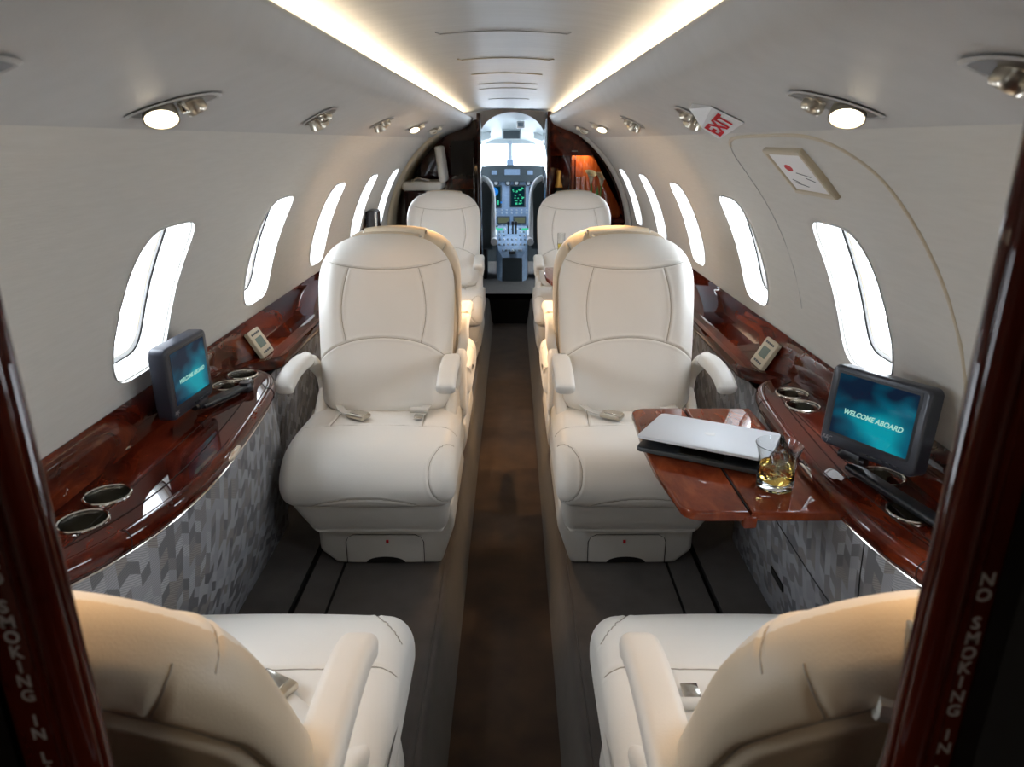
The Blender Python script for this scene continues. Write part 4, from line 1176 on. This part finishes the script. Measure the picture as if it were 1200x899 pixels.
# nose wall below the windshield, with posts
struct(box('wall_forward', (-.72,7.2,.2), (.72,7.24,1.18), M['panel_d']), 'nose bulkhead under the windshield')
ws = struct(box('window_13', (-.70,7.19,1.385), (.70,7.24,1.75), M['cockpit']), 'windshield header and posts')
box('centre_post', (-.022,7.14,1.17), (.022,7.20,1.42), M['glare'], ws, bev=.008)
box('compass', (-.035,7.08,1.19), (.035,7.14,1.25), M['panel_b'], ws, bev=.01)
box('pane', (-.70,7.21,1.18), (.70,7.214,1.39), M['pane'], ws)
for s in (-1,1): box('side_post', sorted((s*.46, s*.70))[0:1]+[7.18,1.17] , sorted((s*.46, s*.70))[1:2]+[7.22,1.42], M['cockpit'], ws, bev=.01)
od = empty('overhead_panel', (.02,6.9,1.45), 'dark overhead display above the windshield', 'instrument panel')
box('housing', (-.075,6.86,1.425), (.105,6.93,1.53), M['cockpit'], od, bev=.01)
box('display', (-.06,6.85,1.435), (.09,6.865,1.505), M['panel_d'], od, bev=.002)
sp = empty('cockpit_speaker', (.09,6.3,1.57), 'small square white speaker vent on the cockpit ceiling', 'vent')
box('housing', (.055,6.28,1.515), (.125,6.34,1.575), M['white'], sp, bev=.01); box('grille', (.067,6.275,1.53), (.113,6.283,1.56), M['glare'], sp, bev=.003)
for s in (-1,1):
    vz_ = empty('sun_visor', (.02+s*.25,6.9,1.45), 'pale sun visor at the %s of the windshield' % ('left' if s<0 else 'right'), 'visor')
    obox('blade', (.02+s*.26,6.86,1.455), (1,0,s*-.35), (0,1,0), (s*.35,0,1), (.12,.015,.07), M['cockpit'], vz_, bev=.006)
    tube('arm', [(.02+s*.20,6.86,1.50),(.02+s*.22,6.88,1.43)], .008, M['glare'], vz_, n=8)
ip = empty('instrument_panel', (.02,6.8,.6), 'slate blue cockpit instrument panel with lit flight displays', 'instrument panel')
box('face', (-.55,6.80,.50), (.58,7.15,1.10), M['panel_b'], ip, bev=.004)
# glareshield, bowed
rows = []
for x in np.linspace(-.56,.60,30):
    k = (x-.02)/.58; zt = 1.205-.05*k*k
    rows.append([Vector((x,6.80,1.055)), Vector((x,6.74,1.06)), Vector((x,6.74,zt-.03)), Vector((x,6.76,zt)), Vector((x,7.16,zt-.01))])
fix(ribbon('glareshield', rows, M['panel_d'], ip, auto=50))
def scr(nm, x, z, w, h, mat, par, y=6.797):
    f_ = plate('bezel', (x, y-.004, z), (1,0,0), (0,0,1), w+.024, h+.024, .008, .012, M['panel_d'], par, bev=.002)
    W.pop(f_.name, None); f_.name = nm; W[f_.name] = wpos(par)
    plate('glass', (x, y-.006, z), (1,0,0), (0,0,1), w, h, .003, .002, mat, f_)
    return f_
a_ = scr('flight_display', -.165, .92, .15, .185, M['scr_dark'], ip)
bm = bmesh.new(); bmesh.ops.create_circle(bm, cap_ends=True, segments=20, radius=1)
for v in bm.verts: v.co = Vector((-.155+v.co.x*.045, 6.789, .965+v.co.y*.042))
bmo('attitude_ball', bm, M['scr_blue'], a_, smooth=False)
for k in range(5): box('readout', (-.21+.03*k,6.788,.85+.012*(k%3)), (-.195+.03*k,6.79,.875+.012*(k%2)), M['scr_green' if k%2 else 'scr_blue'], a_)
b_ = scr('flight_display', .072, .925, .125, .18, M['scr_dark'], ip)
rr = random.Random(3)
for k in range(26):
    x = .018+rr.random()*.10; z = .845+rr.random()*.15; box('map_line', (x,6.788,z), (x+.006+rr.random()*.018,6.790,z+.004+rr.random()*.008), M['scr_green'], b_)
c2 = scr('flight_display', .235, .915, .09, .17, M['scr_white'], ip)  # white glass stands for the glare on this display
scr('radio_display', -.062, .705, .10, .05, M['scr_radio'], ip); scr('radio_display', .090, .705, .10, .05, M['scr_radio'], ip)
for x in (-.115,.135): scr('autopilot_display', x, .625, .05, .03, M['scr_green'], ip)
scr('annunciator', .02, 1.145, .14, .05, M['panel_b'], ip, y=6.74)
for x in (-.145,.185): scr('glareshield_display', x, 1.14, .05, .035, M['panel_b'], ip, y=6.74)
for i, x in enumerate((-.20,-.13,-.02,.06,.17,.23)):
    g_ = lathe('gauge', [(0,.004),(.024,.004),(.028,.002),(.028,0)], (x,6.797,1.045), M['panel_d'], ip, axis=(0,-1,0), n=20)
    bm = bmesh.new(); bmesh.ops.create_circle(bm, cap_ends=True, segments=16, radius=.017)
    for v in bm.verts: v.co = Vector((x+v.co.x, 6.791, 1.045+v.co.y))
    bmo('dial', bm, M['scr_white'] if i != 0 else M['red'], g_, smooth=False)
for k in range(30):
    x = -.22+.047*(k % 10); z = (.798,.77,.66)[k//10]
    lathe('knob', [(0,.012),(.006,.012),(.008,.004),(.008,0)], (x,6.798,z), M['glare'], ip, axis=(0,-1,0), n=12)
# centre pedestal
pd = empty('centre_pedestal', (.02,6.4,.25), 'rounded blue centre pedestal with levers between the pilot seats', 'console')
sec = []
pts = [(6.78,.655),(6.60,.630),(6.35,.575),(6.18,.515),(6.10,.46)]
rows = []
for y, z in pts:
    k = 1 if y > 6.3 else (.9 if y > 6.15 else .62)
    rows.append([Vector((.02-.142*k, y+.02, .25)), Vector((.02-.142*k, y, z-.02)), Vector((.02-.135*k, y, z)), Vector((.02+.135*k, y, z)), Vector((.02+.142*k, y, z-.02)), Vector((.02+.142*k, y+.02, .25))])
fix(ribbon('top', rows, M['panel_b'], pd, auto=40))
mk('front', [rows[-1][i] for i in range(6)], [tuple(range(6))], M['panel_d'], pd, smooth=False)
rr = random.Random(5)
for k in range(42):
    i = k % 7; j = k//7; y = 6.17+.095*j; z = np.interp(y, [p[0] for p in pts[::-1]], [p[1] for p in pts[::-1]])
    x = .02+(i-3)*.037*(.75 if j == 0 else 1)
    if j in (3,4) and i in (2,3,4): continue
    lathe('knob', [(0,.016),(.007,.016),(.010,.006),(.010,0)], (x+rr.uniform(-.005,.005), y, float(z)), M['glare' if k % 3 else 'scr_white'], pd, axis=(0,-.25,1), n=10)
for x in (-.015,.025,.055):
    lv = tube('throttle_lever', [(x,6.52,.61),(x,6.50,.70)], .008, M['black'], pd, n=8)
    obox('grip', (x,6.495,.71), (1,0,0), (0,1,0), (0,0,1), (.026,.035,.035), M['black'], lv, bev=.006)
box('display', (-.01,6.10,.49), (.05,6.14,.512), M['black'], pd, bev=.004)
for x in (-.10,.14): box('small_display', (x-.03,6.60,.636), (x+.03,6.64,.650), M['scr_green'], pd, bev=.002)
# pilot seats
for s, lab in ((-1,'left'),(1,'right')):
    xc = .02+s*.375
    ps = empty('pilot_seat', (xc,6.2,.25), '%s pilot seat, dark back with white sheepskin edge' % lab, 'seat', 'pilot seats')
    pillow('cushion', [(6.56,.66),(6.25,.66),(6.22,.62),(6.25,.57),(6.56,.57),(6.60,.62)], xc-.24, xc+.24, .04, M['cushion_w'], ps, nx=12, ns=40)
    def bw(x, y, z, xc=xc): 
        k = 1 - .35*max(0,(z-.98)/.12)**2; return (xc+(x-xc)*k, y, z)
    pillow('backrest', [(6.14,.55),(6.13,.85),(6.12,1.06),(6.15,1.10),(6.19,1.09),(6.22,.95),(6.24,.6),(6.20,.54)], xc-.215, xc+.215, .03, M['panel_d'], ps, nx=12, ns=60, xwarp=bw)
    inner = [( .02+s*.165, 6.15, z) for z in (.60,.75,.95)] + [(.02+s*.18,6.15,1.04),(.02+s*.215,6.15,1.10),(.02+s*.27,6.15,1.125),(.02+s*.36,6.15,1.13)]
    tube('sheepskin_edge', catmull(inner, 5), .024, M['cushion_w'], ps, n=10, up=Vector((0,1,0)))
    tube('armrest', [(.02+s*.155,6.05,.60),(.02+s*.155,6.15,.60)], .03, M['cushion_w'], ps, n=12)
    box('pedestal', (xc-.15,6.22,.25), (xc+.15,6.52,.57), M['void'], ps, bev=.01)

# ---------------------------------------------------------------- light
world = bpy.data.worlds.new('W'); bpy.context.scene.world = world; world.use_nodes = True
nt = world.node_tree; nt.nodes.clear()
wo = nt.nodes.new('ShaderNodeOutputWorld'); bg = nt.nodes.new('ShaderNodeBackground'); L(nt, bg.outputs[0], wo.inputs[0])
bg.inputs['Color'].default_value = (.90,.95,1,1); bg.inputs['Strength'].default_value = 14.5
for side in (-1, 1):
    for yc in WIN_Y:
        ld = bpy.data.lights.new('window_daylight', 'AREA'); ld.shape = 'RECTANGLE'; ld.size = .20; ld.size_y = .30
        ld.cycles.is_portal = True
        o = bpy.data.objects.new('window_daylight', ld); C.objects.link(o)
        c = fus(side, PH_W, yc, R+.085); inw = Vector((-side*math.cos(PH_W), 0, -math.sin(PH_W)))
        zax = -inw; xax = Vector((0,1,0)); yax = zax.cross(xax)
        o.matrix_world = Matrix.Translation(c) @ Matrix((xax, yax, zax)).transposed().to_4x4()
ld = bpy.data.lights.new('windshield_daylight', 'AREA'); ld.shape = 'RECTANGLE'; ld.size = 1.2; ld.size_y = .3; ld.cycles.is_portal = True
o = bpy.data.objects.new('windshield_daylight', ld); C.objects.link(o); o.location = (0,7.27,1.29)
o.rotation_euler = (-PI/2,0,0)
for s in (-1, 1):
    ld = bpy.data.lights.new('cove_light', 'AREA'); ld.shape = 'RECTANGLE'; ld.size = .012; ld.size_y = 4.8; ld.energy = 5; ld.color = (1,.80,.55)
    o = bpy.data.objects.new('cove_light', ld); C.objects.link(o); o.location = (s*.315, 2.9, 1.5535); o.rotation_euler = (PI, -s*.8, 0)
for nm, loc, e, col, sz in (('galley_light',(.50,5.11,1.318),.7,(1,.75,.45),.12),('jamb_fill_light',(0,-.45,1.58),1.6,(1,.80,.58),.15)):  # the one behind the camera is an unseen fill added for the jamb lettering
    ld = bpy.data.lights.new(nm, 'AREA'); ld.energy = e; ld.color = col; ld.size = sz
    o = bpy.data.objects.new(nm, ld); C.objects.link(o); o.location = loc
for (hc, aim), s in lamps:  # spots also added to lamps whose lenses stay dark, warming aisle and seats
    ld = bpy.data.lights.new('reading_spot', 'SPOT'); ld.energy = (4.5 if hc.y < 1.5 else 3 if hc.y < 2 else 28); ld.color = (1,.60,.27); ld.spot_size = math.radians(75); ld.spot_blend = .7; ld.shadow_soft_size = .015
    o = bpy.data.objects.new('reading_spot', ld); C.objects.link(o); o.location = hc + aim*.028
    o.rotation_euler = aim.to_track_quat('-Z','Y').to_euler()

# ---------------------------------------------------------------- camera
cam = bpy.data.cameras.new('camera'); cam.sensor_width = 36; cam.lens = 823/1200*36; cam.clip_start = .02
co = bpy.data.objects.new('camera', cam); C.objects.link(co)
co.location = (.018, 0, 1.42); co.rotation_euler = (PI/2 - math.atan(285/823), 0, 0)
cam.dof.use_dof = True; cam.dof.focus_distance = 1.9; cam.dof.aperture_fstop = 9
sc = bpy.context.scene; sc.camera = co
sc.view_settings.view_transform = 'Standard'; sc.view_settings.look = 'None'; sc.view_settings.gamma = 1; sc.view_settings.exposure = 0
sc.view_settings.use_curve_mapping = False
sc.cycles.max_bounces = 12; sc.cycles.diffuse_bounces = 7; sc.cycles.glossy_bounces = 5; sc.cycles.transmission_bounces = 10; sc.cycles.transparent_max_bounces = 12
sc.cycles.use_denoising = True; sc.cycles.sample_clamp_indirect = 6; sc.cycles.caustics_reflective = False; sc.cycles.caustics_refractive = True
